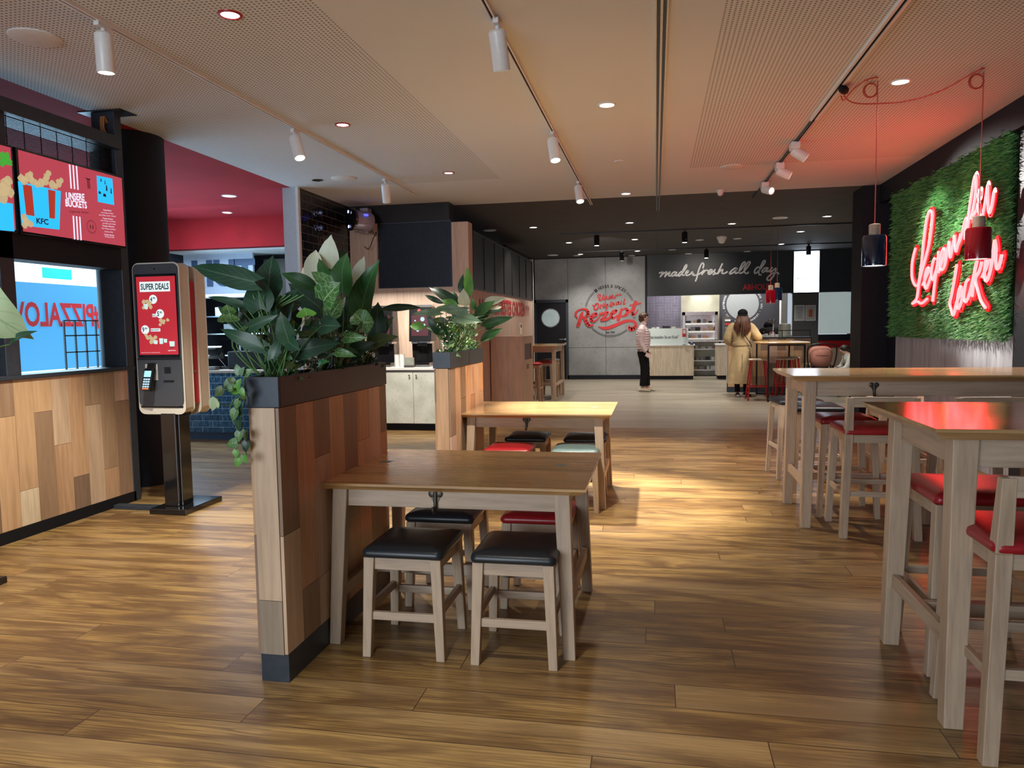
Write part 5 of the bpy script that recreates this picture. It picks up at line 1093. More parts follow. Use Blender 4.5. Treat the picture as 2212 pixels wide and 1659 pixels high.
smoke('white dome smoke detector at the edge of the white ceiling', 1556, 411, 1); smoke('white dome smoke detector in the dark ceiling', 1559, 511, 1.9)
# pendants
def pendant(lab, x, y, ztop, col, s=1.0, cord='copper', power=30, group='cylinder pendant lamps'):
    """ztop: top of the wooden neck"""
    o = thing('pendant_lamp', lab, 'lamp', (x, y, 3.3), group=group); d = ztop-3.3
    MB().cyl((0, 0, d), (0, 0, 0), .004 if s <= 1 else .0045, 8).build('cord', cord, o)
    MB().lathe([(.042*s, d-.085*s), (.042*s, d-.004), (.036*s, d)], (0, 0, 0), 28).build('neck', plain('beech_neck', (.42, .32, .24), .5) if 'beech_neck' not in bpy.data.materials else bpy.data.materials['beech_neck'], o, smooth=40)
    MB().lathe([(.084*s, d-.325*s), (.088*s, d-.325*s), (.088*s, d-.105*s), (.080*s, d-.088*s), (.04*s, d-.084*s)], (0, 0, 0), 36, cap=False).build('shade', col, o, smooth=40)
    MB().disc((0, 0, d-.318*s), .083*s, (0, 0, -1), 28).build('diffuser', glow('pendant_glow', (1, .93, .85), 5) if 'pendant_glow' not in bpy.data.materials else bpy.data.materials['pendant_glow'], o)
    MB().lathe([(.003, 0), (.004, -.02), (.002, -.03)], (0, 0, 0), 8).build('ceiling_hook', 'steel', o)
    light('SPOT', 'pendant_light', (0, 0, d-.335*s), power, SOFT, None, o, spot_size=math.radians(130), spot_blend=.5, shadow_soft_size=.05)
    return o
glossred = plain('gloss_red_enamel', (.24, .004, .012), .12, .1, noise=.02, coat=.6); glossblue = plain('gloss_dark_blue_enamel', (.010, .018, .045), .08, .3, noise=.02, coat=.8)
M['gred'] = glossred; M['gblue'] = glossblue
pa = at(1895, 175, 'z', 3.3); pb_ = at(2125, 155, 'z', 3.3)
pendant('dark blue pendant lamp before the dark pier', 1.685, 6.31, 2.21, 'gblue')
pendant('dark red pendant lamp hanging before the neon lettering', pb_.x, pb_.y, 2.235, 'gred')
pendant('red pendant lamp hanging before the word ABHOLEN', 2.10, 14.5, 2.15, 'gred', 1.0)
pendant('dark blue pendant lamp beside the glowing screen', 2.245, 14.7, 2.20, 'gblue', 1.0)
cb = thing('pendant_cable', 'red cable looped along the ceiling between the two pendants', 'cable', (0, 0, 0))
def cp(px, py, dz=0): return at(px, py, 'z', 3.275+dz)
m = MB(); f_ = 2212/400
def cz_(X, Y_, z): return at(1780+X/5.53, 130+Y_/5.53, 'z', z)
m.tube([cz_(245, 400, 3.26), cz_(250, 440, 3.25), cz_(330, 500, 3.22), cz_(460, 522, 3.20), cz_(670, 516, 3.20), cz_(900, 502, 3.20), cz_(1150, 450, 3.20), cz_(1430, 350, 3.22), cz_(1700, 200, 3.25), cz_(1860, 110, 3.28), cz_(1915, 95, 3.29)], .0055, 8)
m.tube([cz_(205, 430, 3.26), cz_(225, 480, 3.24), cz_(265, 450, 3.24), cz_(350, 350, 3.25), cz_(470, 255, 3.26), cz_(580, 212, 3.28), cz_(640, 205, 3.29)], .0055, 8)
for pc_, rr in ((pa, .045), (pb_, .045)):
    for j in range(2): m.tube([(pc_.x-.045+rr*math.cos(a)*(1+.15*j), pc_.y+.01*j, 3.235+rr*math.sin(a)*1.15) for a in [2*PI*i/12 for i in range(13)]], .0055, 8)
m.build('cord', 'copper', cb, smooth=60)
p = cz_(235, 340, 3.27); tag(MB().loft([((p.x+.01*i, p.y+.03*i, 3.262), r, r*.7, U, V) for i, r in ((-2.4, .012), (-2, .03), (0, .04), (2, .03), (2.6, .012))], 14).build('junction_box', 'blackm', smooth=60), 'black plug on the right track feeding the red cable', 'plug')
# projector-like effect lamp by the brick wall
pj = thing('wall_projector', 'silver projector lamp with blue lights beside the black brick wall', 'projector', (-4.27, 10.25, 3.02))
d = Vector((-.62, -.78, .05)).normalized(); s0 = Vector((.16, .16, 0))
MB().lathe([(.12, 0), (.145, .05), (.135, .20), (.145, .30)], s0-d*.02, 28, d).build('body', plain('silver_plastic', (.35, .33, .42), .35, .3), pj, smooth=40)
MB().lathe([(.145, .28), (.165, .30), (.165, .33), (.12, .345)], s0-d*.02, 28, d).build('front_ring', 'blackg', pj, smooth=40)
MB().box(.02, .14, .14, .30, -.16, .20).bar((.1, .2, -.14), (.02, -.05, -.16), .03).build('bracket', plain('silver_bracket', (.40, .38, .44), .35, .3), pj)
MB().box(.05, .20, -.04, .06, .06, .085).build('light_bar', glow('blue_led', (.05, .06, 1.0), 3), pj)
m = MB().disc(s0+d*.345+Vector((0, 0, .10)), .022, d).disc(s0+d*.345+Vector((0, 0, -.11)), .022, d); m.build('led', glow('blue_white_led', (.5, .55, 1.0), 3), pj)
MB().tube([(.16, .2, -.10), (.22, .22, -.20), (.24, .2, -.14), (.2, .2, -.22), (.10, .25, -.38), (.02, .28, -.34)], .006).build('cable', 'black', pj)
# interior lights; the kitchen and drinks ones are added, with no visible fixture
light('AREA', 'kitchen_fill_light', (1.6, 21.0, 2.9), 85, (1, .97, .9), (1.6, 21.0, 0), shape='RECTANGLE', size=3.2, size_y=.6)
light('SPOT', 'hood_light', (1.25, 21.55, 2.75), 80, (1, .97, .88), (1.25, 21.78, 1.9), spot_size=math.radians(60), spot_blend=.6, shadow_soft_size=.05)
light('AREA', 'hut_kitchen_light', (-6.9, 9.7, 3.22), 130, (.62, .82, 1.0), (-6.9, 10.4, 0), shape='RECTANGLE', size=2.0, size_y=1.0)
light('AREA', 'drinks_fill_light', (-3.6, 10.35, 2.0), 12, SOFT, (-3.6, 10.35, 0), shape='RECTANGLE', size=1.5, size_y=.08)
# ============================================================ HEDGE AND NEON
hg = thing('hedge_wall', 'bright green artificial hedge panel behind the red neon lettering', 'hedge', (3.06, 7.2, 1.28))
B(.0, .06, 0, 3.22, .03, 1.80).build('backing', plain('hedge_backing', (.008, .03, .008), .9), hg)
def hedge(n, seed, mat, lo, hi):
    random.seed(seed); m = MB(); vs, fs = [], []
    for i in range(n):
        y, z = random.uniform(-.02, 3.24), random.uniform(0, 1.80); l = random.uniform(.035, .075); w_ = random.uniform(.004, .009)
        a = random.uniform(-.9, .9)-1.1 if random.random() < .75 else random.uniform(0, 6.28); out = random.uniform(lo, hi)
        dy, dz = math.cos(a), math.sin(a)*.9; x = -random.uniform(0, .05); tip = (x-out*l, y+dy*l*.7, z+dz*l*.7); px_, pz_ = -dz*w_, dy*w_
        k = len(vs); vs += [(x, y-px_*.5, z-pz_*.5), (x-out*l*.6, y+dy*l*.4+px_, z+dz*l*.4+pz_), tip, (x-out*l*.4, y+dy*l*.4-px_, z+dz*l*.4-pz_)]; fs.append((k, k+1, k+2, k+3))
    m.add(vs, fs); o = m.build('foliage', mat, hg); o['kind'] = 'stuff'; return o
hedge(26000, 1, 'hedge', .4, 1.1); hedge(14000, 2, 'hedgel', .7, 1.3)
nx = 2.93
def n4(p): return at(1960+p[0]/7.214, 450+p[1]/7.213, 'x', nx)
def n5(p): return at(2040+p[0]/5.029, 370+p[1]/5.027, 'x', nx)
NS = [[n4(p) for p in s_] for s_ in (
    [(158, 620), (122, 760), (102, 900), (105, 1080), (150, 1195), (200, 1185), (235, 1000), (260, 800), (290, 500), (330, 200), (370, 60), (402, 35), (425, 90), (408, 300), (370, 560), (310, 800), (255, 1000), (212, 1180), (190, 1350), (172, 1420)],
    [(172, 1420), (110, 1485), (185, 1450), (250, 1482), (340, 1410)],
    [(272, 1195), (330, 1060), (375, 960), (362, 922), (330, 965), (300, 1120), (322, 1250), (360, 1180), (405, 1050)],
    [(475, 790), (455, 785), (428, 860), (408, 1000), (430, 1112), (472, 1010), (512, 820), (525, 665), (508, 860), (470, 1100), (448, 1280), (430, 1450)],
    [(520, 1000), (560, 890), (605, 760), (625, 650), (600, 625), (568, 710), (545, 880), (570, 962), (618, 890), (650, 740)],
    [(650, 740), (685, 540), (700, 560), (706, 765), (745, 600), (775, 425), (785, 560), (797, 670), (830, 560), (870, 400)])]
NS += [[n5(p) for p in s_] for s_ in (
    [(180, 790), (215, 700), (240, 590), (262, 520), (285, 510), (262, 620), (250, 740)], [(262, 700), (290, 560), (300, 420), (325, 260), (350, 100), (370, 45), (378, 110), (368, 260), (345, 400), (320, 520)],
    [(345, 480), (380, 420), (395, 350), (402, 400), (415, 470), (445, 485)], [(445, 490), (475, 330), (502, 150), (505, 260), (512, 430), (530, 440), (555, 340), (572, 225)],
    [(400, 235), (397, 290)], [(425, 212), (421, 270)],
    [(162, 1012), (140, 1150), (105, 1340), (85, 1430), (100, 1500), (122, 1562), (145, 1490), (158, 1420)], [(158, 1420), (200, 1330), (212, 1265), (200, 1255), (178, 1320), (165, 1450), (182, 1490), (215, 1400), (240, 1290)],
    [(290, 1172), (262, 1210), (240, 1330), (245, 1400), (265, 1412), (300, 1330), (340, 1170), (370, 1040), (385, 975)], [(385, 975), (362, 1060), (345, 1200), (330, 1362)], [(435, 985), (410, 1080), (365, 1170), (392, 1290), (425, 1400), (475, 1482)],
    [(440, 1150), (480, 1060), (515, 945), (508, 912), (482, 960), (465, 1110), (485, 1192), (520, 1110), (550, 960), (578, 745)], [(578, 745), (592, 850), (588, 960), (602, 1058), (628, 1020), (655, 905)])]
ne = thing('neon_sign', 'glowing red neon handwriting Legendär lecker on the hedge', 'neon sign', (0, 0, 0))
m = MB()
for s_ in NS: ribbon(m, s_, .040, (-1, 0, 0), 0)
o = m.build('backing_plate', plain('red_acrylic', (.55, .005, .01), .25, noise=0, emit=(.9, .0, .008), es=.55), ne)  # acrylic emits red itself, standing in for the glow of the tubes
md = o.modifiers.new('s', 'SOLIDIFY'); md.thickness = .012
m = MB()
for s_ in NS: m.tube([p+Vector((-.022, 0, 0)) for p in s_], .0135, 8)
m.build('neon_tube', glow('neon_red', (1.0, .036, .038), 16.0, True), ne, smooth=60)
m = MB()
for y, z in ((7.9, 2.3), (8.9, 1.9), (9.3, 2.2), (8.2, 1.75)): m.cyl((nx+.01, y, z), (3.06, y, z), .006, 8)
m.build('standoff', 'steel', ne)
# ============================================================ PLANTS
def leaf(mb, base, tip, wd, face=(0, -1, 0), shape='heart', fold=.25, droop=.12, wave=0, n=11):
    base = Vector(base); tip = Vector(tip); ax = tip-base; L_ = ax.length; d = ax.normalized(); f = Vector(face)
    s = d.cross(f); s = s.normalized() if s.length > .05 else d.orthogonal().normalized(); nn = s.cross(d).normalized()
    if nn.dot(f) < 0: nn = -nn
    ph = random.uniform(0, 6.28); rows = []; uvs = []; cols = (-1, -.55, 0, .55, 1)
    for i in range(n+1):
        t = i/n
        if shape == 'heart': wf = 1.04*(min(1, (t+.10)/.30))**.6*(max(0, 1-t**1.9))**.85 if t > 0 else .5; back = -.16*L_*max(0, 1-t/.22)
        elif shape == 'lance': wf = (math.sin(PI*min(1, t**.75)))**.9 if 0 < t < 1 else 0.04; back = 0
        else: wf = (max(0, math.sin(PI*t**.62)))**.75 if 0 < t < 1 else 0.03; back = 0   # spathe, pointed oval
        if t > .86: wf *= .86-(t-.86)*3.0 if shape != 'lance' else 1
        wf = max(wf, .015); hw_ = wd/2*wf; c = base+d*L_*t+nn*(math.sin(PI*t)*droop*L_*.55-droop*L_*t*t*.8)
        for k in cols:
            lobes = back*abs(k)**1.2; wv = wave*L_*math.sin(t*14+ph+k)*abs(k)
            rows.append(c+s*hw_*k+d*lobes+nn*(abs(k)*fold*hw_+wv)); uvs.append(((k+1)/2, t))
    fs = [(i*5+k, i*5+k+1, i*5+k+6, i*5+k+5) for i in range(n) for k in range(4)]
    mb.add(rows, fs, uvs=uvs)
def zl(p, y): return at(350+p[0]/3.687, 400+p[1]/3.687, 'y', y)
def leafset(parent, groups, spec, root, zf, stems, face0=(0, -1, 0)):
    """spec rows: base, tip, width (zoom px), type, depth y"""
    mbs = {}
    for b_, t_, w_, ty, y, *rest in spec:
        dy = rest[0] if rest else random.uniform(-.06, .06); P0 = zf(b_, y); P1 = zf(t_, y+dy); sc_ = (zf((b_[0]+100, b_[1]), y)-P0).length/100
        fc = Vector((random.uniform(-.25, .45), -1, random.uniform(.0, .5))).normalized()
        mat_, shp = groups[ty]; leaf(mbs.setdefault(mat_, MB()), P0, P1, w_*sc_, fc, shp, fold=random.uniform(.12, .35), droop=random.uniform(.05, .18), wave=.008)
        if root is not None:
            r0 = root(y); mid = (r0+P0)/2+Vector((random.uniform(-.02, .02), .01, .03)); stems.tube([r0, mid, P0], lambda t: .0042-.0017*t, 6)
    return mbs
random.seed(4)
LG = {'A': ('leafdark', 'heart'), 'B': ('leafmid', 'heart'), 'L': ('leaflight', 'lance'), 'V': ('leafvein', 'heart'), 'O': ('leafolive', 'lance'), 'F': ('spathe', 'oval'), 'D': ('leafdark', 'lance'), 'S': ('leafsilver', 'heart'), 'M': ('leafmid', 'lance')}
def put(parent, mbs, stems, stem_name='stem', fol='foliage'):
    for mt, m in mbs.items():
        m.build('white_flower' if mt == 'spathe' else fol, mt, parent, smooth=80)
    if stems.v: stems.build(stem_name, 'stem', parent, smooth=80)
pA = thing('alocasia_plant', 'dark green plant with large arrow-shaped leaves at the front of the nearest planter', 'plant', (0, 0, 0)); st1 = MB()
r1 = lambda y: Vector((-1.565+random.uniform(-.03, .03), 2.86+random.uniform(-.04, .06), 1.22))
mA = leafset(pA, LG, [((735, 770), (215, 640), 175, 'A', 2.80, .05), ((850, 870), (872, 555), 275, 'A', 2.95), ((785, 985), (760, 735), 230, 'A', 2.84), ((655, 955), (345, 880), 62, 'A', 2.85), ((705, 1150), (430, 950), 130, 'A', 2.95), ((1010, 1245), (940, 1010), 165, 'A', 2.78),
     ((700, 1130), (915, 1035), 90, 'A', 2.74), ((1270, 1120), (1420, 1120), 170, 'A', 2.95), ((805, 1290), (445, 1140), 125, 'A', 2.80), ((985, 1060), (1065, 820), 190, 'A', 3.0), ((860, 1070), (880, 875), 150, 'A', 2.9), ((1050, 1330), (1410, 1250), 165, 'A', 2.95), ((1010, 1250), (1090, 1310), 120, 'A', 2.76),
     ((900, 1000), (1120, 940), 190, 'A', 3.05), ((1150, 1230), (1240, 1060), 130, 'D', 3.1), ((700, 1000), (600, 1180), 130, 'A', 3.0), ((880, 1380), (960, 1180), 90, 'A', 2.8), ((600, 960), (560, 1100), 90, 'M', 2.85), ((820, 1150), (680, 950), 160, 'D', 3.0), ((1100, 1130), (900, 950), 190, 'D', 3.12)], r1, zl, st1)
for k in range(9): st1.tube([r1(0), Vector((-1.60-.02*k, 2.86, 1.42)), Vector((-1.64+.022*k, 2.86+random.uniform(-.04, .1), 1.60))], .0035, 6)
put(pA, mA, st1)
pB = thing('peace_lily', 'plant with large green leaves and white flowers at the far end of the nearest planter', 'plant', (0, 0, 0)); st1 = MB()
r2 = lambda y: Vector((-1.55+random.uniform(-.03, .03), min(3.75, y+random.uniform(-.05, .15)), 1.22))
mB = leafset(pB, LG, [((1440, 850), (1452, 525), 225, 'B', 3.40), ((1590, 1030), (1702, 595), 240, 'B', 3.55), ((1345, 790), (1235, 575), 110, 'B', 3.45), ((1240, 820), (945, 695), 110, 'M', 3.35), ((1290, 1000), (1000, 775), 200, 'A', 3.42), ((1715, 1190), (1715, 925), 160, 'A', 3.6), ((1740, 990), (2075, 965), 62, 'D', 3.6, .2),
     ((1640, 1290), (1855, 1195), 120, 'O', 3.6), ((1345, 670), (1333, 400), 172, 'F', 3.7), ((1205, 760), (1220, 500), 140, 'F', 3.6), ((1225, 830), (1135, 615), 150, 'F', 3.6), ((1545, 760), (1607, 572), 95, 'F', 3.7), ((1400, 720), (1440, 500), 110, 'A', 3.75), ((1480, 1150), (1500, 850), 200, 'A', 3.62), ((1240, 700), (1235, 640), 60, 'L', 3.65),
     ((1700, 1330), (1650, 1130), 90, 'O', 3.7), ((1500, 1330), (1700, 1250), 120, 'A', 3.5), ((1650, 1260), (1830, 1060), 110, 'O', 3.65), ((1780, 1130), (1790, 1020), 40, 'D', 3.7), ((1300, 1250), (1200, 1060), 140, 'A', 3.5), ((1600, 1000), (1480, 800), 190, 'A', 3.66)], r2, zl, st1)
put(pB, mB, st1)
pV = thing('veined_anthurium', 'plant with round leaves and pale veins in the middle of the nearest planter', 'plant', (0, 0, 0)); st1 = MB()
r3 = lambda y: Vector((-1.55+random.uniform(-.03, .03), 3.25+random.uniform(-.1, .2), 1.22))
LG['v'] = ('leafvein', 'heart')
mV = leafset(pV, LG, [((1285, 920), (1412, 775), 225, 'V', 3.05), ((1345, 1050), (1455, 880), 170, 'V', 3.2), ((1600, 1095), (1690, 1090), 200, 'V', 3.2), ((1590, 1080), (1520, 1010), 150, 'V', 3.22), ((1340, 790), (1185, 685), 110, 'V', 3.15), ((1450, 1210), (1620, 1215), 95, 'V', 3.1), ((1380, 1330), (1545, 1360), 75, 'V', 3.05), ((1250, 1430), (1320, 1400), 60, 'B', 3.0)], r3, zl, st1)
put(pV, mV, st1)
# small filler foliage between them
def filler(parent, x0, x1, y0, y1, z0, z1, n, mats_, size, seed, shape='heart'):
    random.seed(seed); mbs = {}; st = MB()
    for i in range(n):
        y = random.uniform(y0, y1); x = random.uniform(x0, x1); zz = z0+(z1-z0)*random.random()**1.3; s_ = size*random.uniform(.6, 1.3); a = random.uniform(0, 2*PI)
        d_ = Vector((math.cos(a)*.8, math.sin(a)*.8, random.uniform(-.4, .9))).normalized(); b_ = Vector((x, y, zz))
        leaf(mbs.setdefault(random.choice(mats_), MB()), b_, b_+d_*s_, s_*random.uniform(.45, .8), (random.uniform(-.4, .5), -1, .6), shape, .2, .15, n=6)
        if i % 4 == 0: st.tube([(min(max(x, x0+.03), x1-.03), min(max(y, y0+.03), y1-.03), 1.22), (x, y, (1.22+zz)/2+.02), b_], .0018, 5)
    put(parent, mbs, st)
pF = thing('filler_foliage', 'low mixed small-leaved greenery filling the nearest planter', 'plant', (0, 0, 0))
filler(pF, -1.62, -1.49, 2.85, 3.88, 1.23, 1.48, 210, ['leafdark', 'leafdark', 'leafmid', 'leafolive'], .055, 31)
pf2 = thing('dry_fern', 'thin brownish fern twigs at the far end of the nearest planter', 'plant', (0, 0, 0)); random.seed(8); m = MB()
for i in range(70):
    x, y = random.uniform(-1.60, -1.50), random.uniform(3.3, 3.85); b_ = Vector((x, y, 1.22)); d_ = Vector((random.uniform(-.07, .07), random.uniform(-.12, .10), random.uniform(.05, .20))); m.tube([b_, b_+d_*.6+Vector((0, 0, .02)), b_+d_], lambda t: .0022-.0014*t, 5)
m.build('twig', plain('brown_twig', (.05, .028, .015), .7), pf2)
# trailing pothos
pp = thing('pothos_vine', 'variegated heart-leaved vine hanging over the front of the nearest planter', 'plant', (0, 0, 0)); st1 = MB(); mp = {}
def zp(X, Y_, y=2.66): return at(380+X/5.925, 740+Y_/5.925, 'y', y)
random.seed(12)
for X, Y_, s_, a, ty in ((790, 335, 120, 110, 'S'), (850, 360, 110, 60, 'S'), (930, 375, 120, 30, 'V'), (660, 540, 150, 215, 'S'), (800, 520, 130, 60, 'L'), (750, 620, 140, 200, 'L'), (545, 640, 140, 220, 'O'), (480, 800, 150, 250, 'P'), (500, 760, 120, 100, 'P'), (850, 640, 100, 300, 'L'), (780, 800, 120, 240, 'V'), (745, 930, 140, 250, 'V'), (805, 1060, 150, 270, 'D'), (890, 1190, 120, 270, 'O'),
                       (710, 1295, 150, 190, 'V'), (805, 1210, 130, 260, 'V'), (895, 1340, 130, 260, 'D'), (770, 1430, 100, 270, 'L'), (885, 1495, 110, 290, 'L'), (790, 1540, 120, 240, 'L'), (700, 480, 100, 160, 'O'), (860, 700, 120, 230, 'O'), (680, 600, 90, 200, 'V'), (820, 900, 120, 300, 'D')):
    y = 2.66+random.uniform(-.03, .03); b_ = zp(X, Y_, y); sc_ = (zp(X+100, Y_, y)-b_).length/100; d_ = Vector((math.cos(math.radians(a)), 0, math.sin(math.radians(a))))
    mt = {'S': 'leafsilver', 'V': 'leafvein', 'L': 'leaflight', 'O': 'leafolive', 'P': 'leafpale', 'D': 'leafdark'}[ty]
    leaf(mp.setdefault(mt, MB()), b_-d_*s_*sc_*.5, b_+d_*s_*sc_*.5, s_*sc_*.85, (random.uniform(-.3, .3), -1, .2), 'heart', .15, .1, n=8)
for path in ([(980, 400), (900, 380), (800, 420), (700, 480), (600, 600), (545, 680)], [(880, 430), (860, 600), (720, 760), (690, 900), (740, 1020), (790, 1150), (770, 1300), (800, 1450), (800, 1540)], [(870, 440), (840, 660), (700, 800), (560, 780), (500, 800)], [(880, 460), (880, 700), (830, 950), (860, 1150), (900, 1330), (890, 1490)]):
    st1.tube([zp(p[0], p[1], 2.70 if i else 2.80)+Vector((0, 0, 0)) for i, p in enumerate(path)], .0022, 6)
put(pp, mp, st1, 'vine')
for X, Y_, r_ in ((0, 0, 0),): pass
# small round leaves at the upper left (young stems)
ys = thing('young_vine', 'pale round-leaved shoots rising left of the nearest planter', 'plant', (0, 0, 0)); mp = {}; st1 = MB()
for (X, Y_, s_) in ((525, 985, 60), (500, 1055, 60), (545, 1050, 70), (1145, 1010, 75)):
    b_ = zl((X+12, Y_+28), 2.80); leaf(mp.setdefault('leaflight' if X > 1000 else 'leafvein', MB()), b_, zl((X-12, Y_-32), 2.78), s_*.0009*1.1*1.2, (0.1, -1, .2), 'heart', .15, .1, n=7)
    st1.tube([Vector((-1.56, 2.82, 1.22)), zl(((X+900)/2, (Y_+1500)/2), 2.8), b_], .002, 5)
put(ys, mp, st1)
# second planter
def z4l(p, y): return at(780+p[0]/4.809, 460+p[1]/4.809, 'y', y)
random.seed(6)
pC = thing('spathe_lily', 'brightly lit lily with silver-green leaves in the second planter', 'plant', (0, 0, 0)); st1 = MB()
r4 = lambda y: Vector((-1.605+random.uniform(-.03, .03), random.uniform(5.6, 5.9), 1.22))
mC = leafset(pC, LG, [((1125, 880), (1103, 560), 100, 'L', 5.9), ((1040, 850), (1055, 630), 72, 'D', 6.0), ((1000, 950), (688, 750), 120, 'A', 5.8, .1), ((860, 940), (645, 848), 55, 'D', 5.8), ((1010, 990), (835, 895), 95, 'L', 5.7), ((1080, 965), (1060, 790), 130, 'F', 5.75), ((1280, 935), (1492, 885), 95, 'F', 6.0), ((1345, 1010), (1465, 970), 50, 'F', 6.1), ((1185, 1080), (1385, 905), 120, 'M', 5.8),
     ((1010, 1010), (735, 990), 90, 'S', 5.65), ((820, 1030), (525, 1045), 80, 'S', 5.6), ((990, 1080), (1255, 1130), 135, 'S', 5.6), ((1240, 1170), (1580, 1080), 95, 'M', 5.9), ((665, 1190), (498, 1168), 90, 'L', 5.6), ((840, 1230), (680, 1080), 130, 'A', 5.7), ((1240, 1330), (1470, 1195), 95, 'M', 6.2), ((910, 1150), (735, 1105), 95, 'O', 5.65), ((1180, 1070), (1500, 1000), 60, 'S', 5.9),
     ((980, 900), (960, 810), 60, 'S', 5.9), ((1180, 1000), (1150, 880), 60, 'B', 6.0), ((1300, 1180), (1450, 1120), 90, 'A', 6.1), ((830, 1290), (840, 1160), 70, 'A', 5.8), ((900, 1230), (650, 1180), 110, 'B', 5.7), ((1100, 1010), (880, 1040), 80, 'S', 5.6), ((1050, 1150), (930, 1020), 90, 'S', 5.7), ((1210, 1120), (1330, 1060), 100, 'B', 5.9)], r4, z4l, st1)
put(pC, mC, st1)
pD = thing('variegated_bush', 'fine variegated small-leaved bush in the second planter', 'plant', (0, 0, 0))
filler(pD, -1.665, -1.545, 5.55, 6.45, 1.23, 1.53, 330, ['leafvein', 'leaflight', 'leafpale', 'leafmid', 'leafolive', 'leafdark'], .05, 33)
# plant outside the left edge, one pale leaf reaches into the photo
pE = thing('edge_plant', 'pale green crinkled leaf reaching in at the left edge of the photo', 'plant', (0, 0, 0)); st1 = MB(); m = MB(); random.seed(3)
y = 2.0; leaf(m, at(-75, 640, 'y', y), at(48, 722, 'y', y), .205, (.25, -1, .25), 'heart', .10, .30, wave=.012, n=16); leaf(m, at(-90, 700, 'y', y+.05), at(-190, 560, 'y', y+.1), .2, (.1, -1, .3), 'heart', .2, .2, n=12)
m.build('foliage', 'leafpale', pE, smooth=80); m = MB(); leaf(m, at(20, 745, 'y', y+.03), at(72, 712, 'y', y), .03, (0, -1, .5), 'lance'); m.build('foliage', 'leafdark', pE, smooth=80)
st1.tube([Vector((-2.395, 1.64, 1.22)), Vector((-2.37, 1.75, 1.36)), at(-75, 640, 'y', y)], .005, 8); st1.tube([Vector((-2.395, 1.60, 1.22)), at(-90, 700, 'y', y+.05)], .004, 8); st1.tube([Vector((-2.395, 1.60, 1.22)), Vector((-2.22, 1.8, 1.35)), at(20, 745, 'y', y+.03)], .0025, 6); st1.build('stem', 'stem', pE, smooth=80)
# ============================================================ PEOPLE
def skin_mesh(name, nodes, edges, mat, parent, root, sub=2):
    ids = {k: i for i, k in enumerate(nodes)}; me = bpy.data.meshes.new(name)
    me.from_pydata([nodes[k][:3] for k in nodes], [(ids[a], ids[b]) for a, b in edges], []); me.materials.append(M[mat] if isinstance(mat, str) else mat)
    o = bpy.data.objects.new(name, me); C.objects.link(o); o.parent = parent
    o.modifiers.new('skin', 'SKIN').use_smooth_shade = True
    for k, i in ids.items(): r = nodes[k][3]; me.skin_vertices[0].data[i].radius = (r, nodes[k][4] if len(nodes[k]) > 4 else r); me.skin_vertices[0].data[i].use_root = (k == root)
    s = o.modifiers.new('sub', 'SUBSURF'); s.levels = sub; s.render_levels = sub
    return o
def hand(nodes, edges, pre, wrist, d, side, curl=.5, th=None):
    """palm + five fingers: d = direction of the hand, side = towards the thumb"""
    d = Vector(d).normalized(); s = Vector(side).normalized(); n = d.cross(s).normalized(); w_ = Vector(nodes[wrist][:3])
    pa = w_+d*.045; nodes[pre+'palm'] = (*pa, .022, .016); edges.append((wrist, pre+'palm'))
    for i, (off, l) in enumerate(((.030, .070), (.010, .078), (-.010, .072), (-.029, .056))):
        a = pa+d*.035+s*off; b_ = a+d*l*.45-n*l*.15*curl; c = b_+d*l*.25-n*l*.45*curl
        for j, (q, r) in enumerate(((a, .0088), (b_, .0080), (c, .0068))): nodes[f'{pre}f{i}{j}'] = (*q, r)
        edges += [(pre+'palm', f'{pre}f{i}0'), (f'{pre}f{i}0', f'{pre}f{i}1'), (f'{pre}f{i}1', f'{pre}f{i}2')]
    a = pa+s*.028-d*.008; b_ = a+s*.022+d*.026-n*.012*curl; nodes[pre+'t0'] = (*a, .011); nodes[pre+'t1'] = (*b_, .0085); nodes[pre+'t2'] = (*(b_+d*.022-n*.006), .0075)
    edges += [(pre+'palm', pre+'t0'), (pre+'t0', pre+'t1'), (pre+'t1', pre+'t2')]
def ellips(mb, c, rx, ry, rz, seg=20, rings=12, R=None):
    vs = []; c = Vector(c)
    for i in range(1, rings):
        t = PI*i/rings
        for k in range(seg): a = 2*PI*k/seg; p = Vector((rx*math.sin(t)*math.cos(a), ry*math.sin(t)*math.sin(a), rz*math.cos(t))); vs.append(c+(R @ p if R else p))
    n0 = len(vs); vs += [c+(R @ Vector((0, 0, rz)) if R else Vector((0, 0, rz))), c-(R @ Vector((0, 0, rz)) if R else Vector((0, 0, rz)))]
    fs = [(i*seg+k, (i+1)*seg+k, (i+1)*seg+(k+1) % seg, i*seg+(k+1) % seg) for i in range(rings-2) for k in range(seg)]
    fs += [(n0, k, (k+1) % seg) for k in range(seg)]+[(n0+1, (rings-2)*seg+(k+1) % seg, (rings-2)*seg+k) for k in range(seg)]
    mb.add(vs, fs)
XX, YY = Vector((1, 0, 0)), Vector((0, 1, 0))
def limb(mb, pts, seg=14, ridge=0, n=26, sq=1.0):
    """tapered sleeve through (x, y, z, r); ridge = quilting depth"""
    q = crom([Vector(p) for p in pts], max(3, n//(len(pts)-1))); rings = []; prev = None
    for i, p in enumerate(q):
        d = Vector(q[min(i+1, len(q)-1)][:3])-Vector(q[max(i-1, 0)][:3]); d.normalize(); u = d.orthogonal().normalized() if prev is None else (prev-d*prev.dot(d)).normalized(); prev = u
        r = p[3]*(1+ridge*(abs(math.sin(i*PI/3.0))-.5)) if ridge else p[3]*(1+random.uniform(-.03, .03)); rings.append((p[:3], r, r*sq, u, d.cross(u)))
    mb.loft(rings, seg)
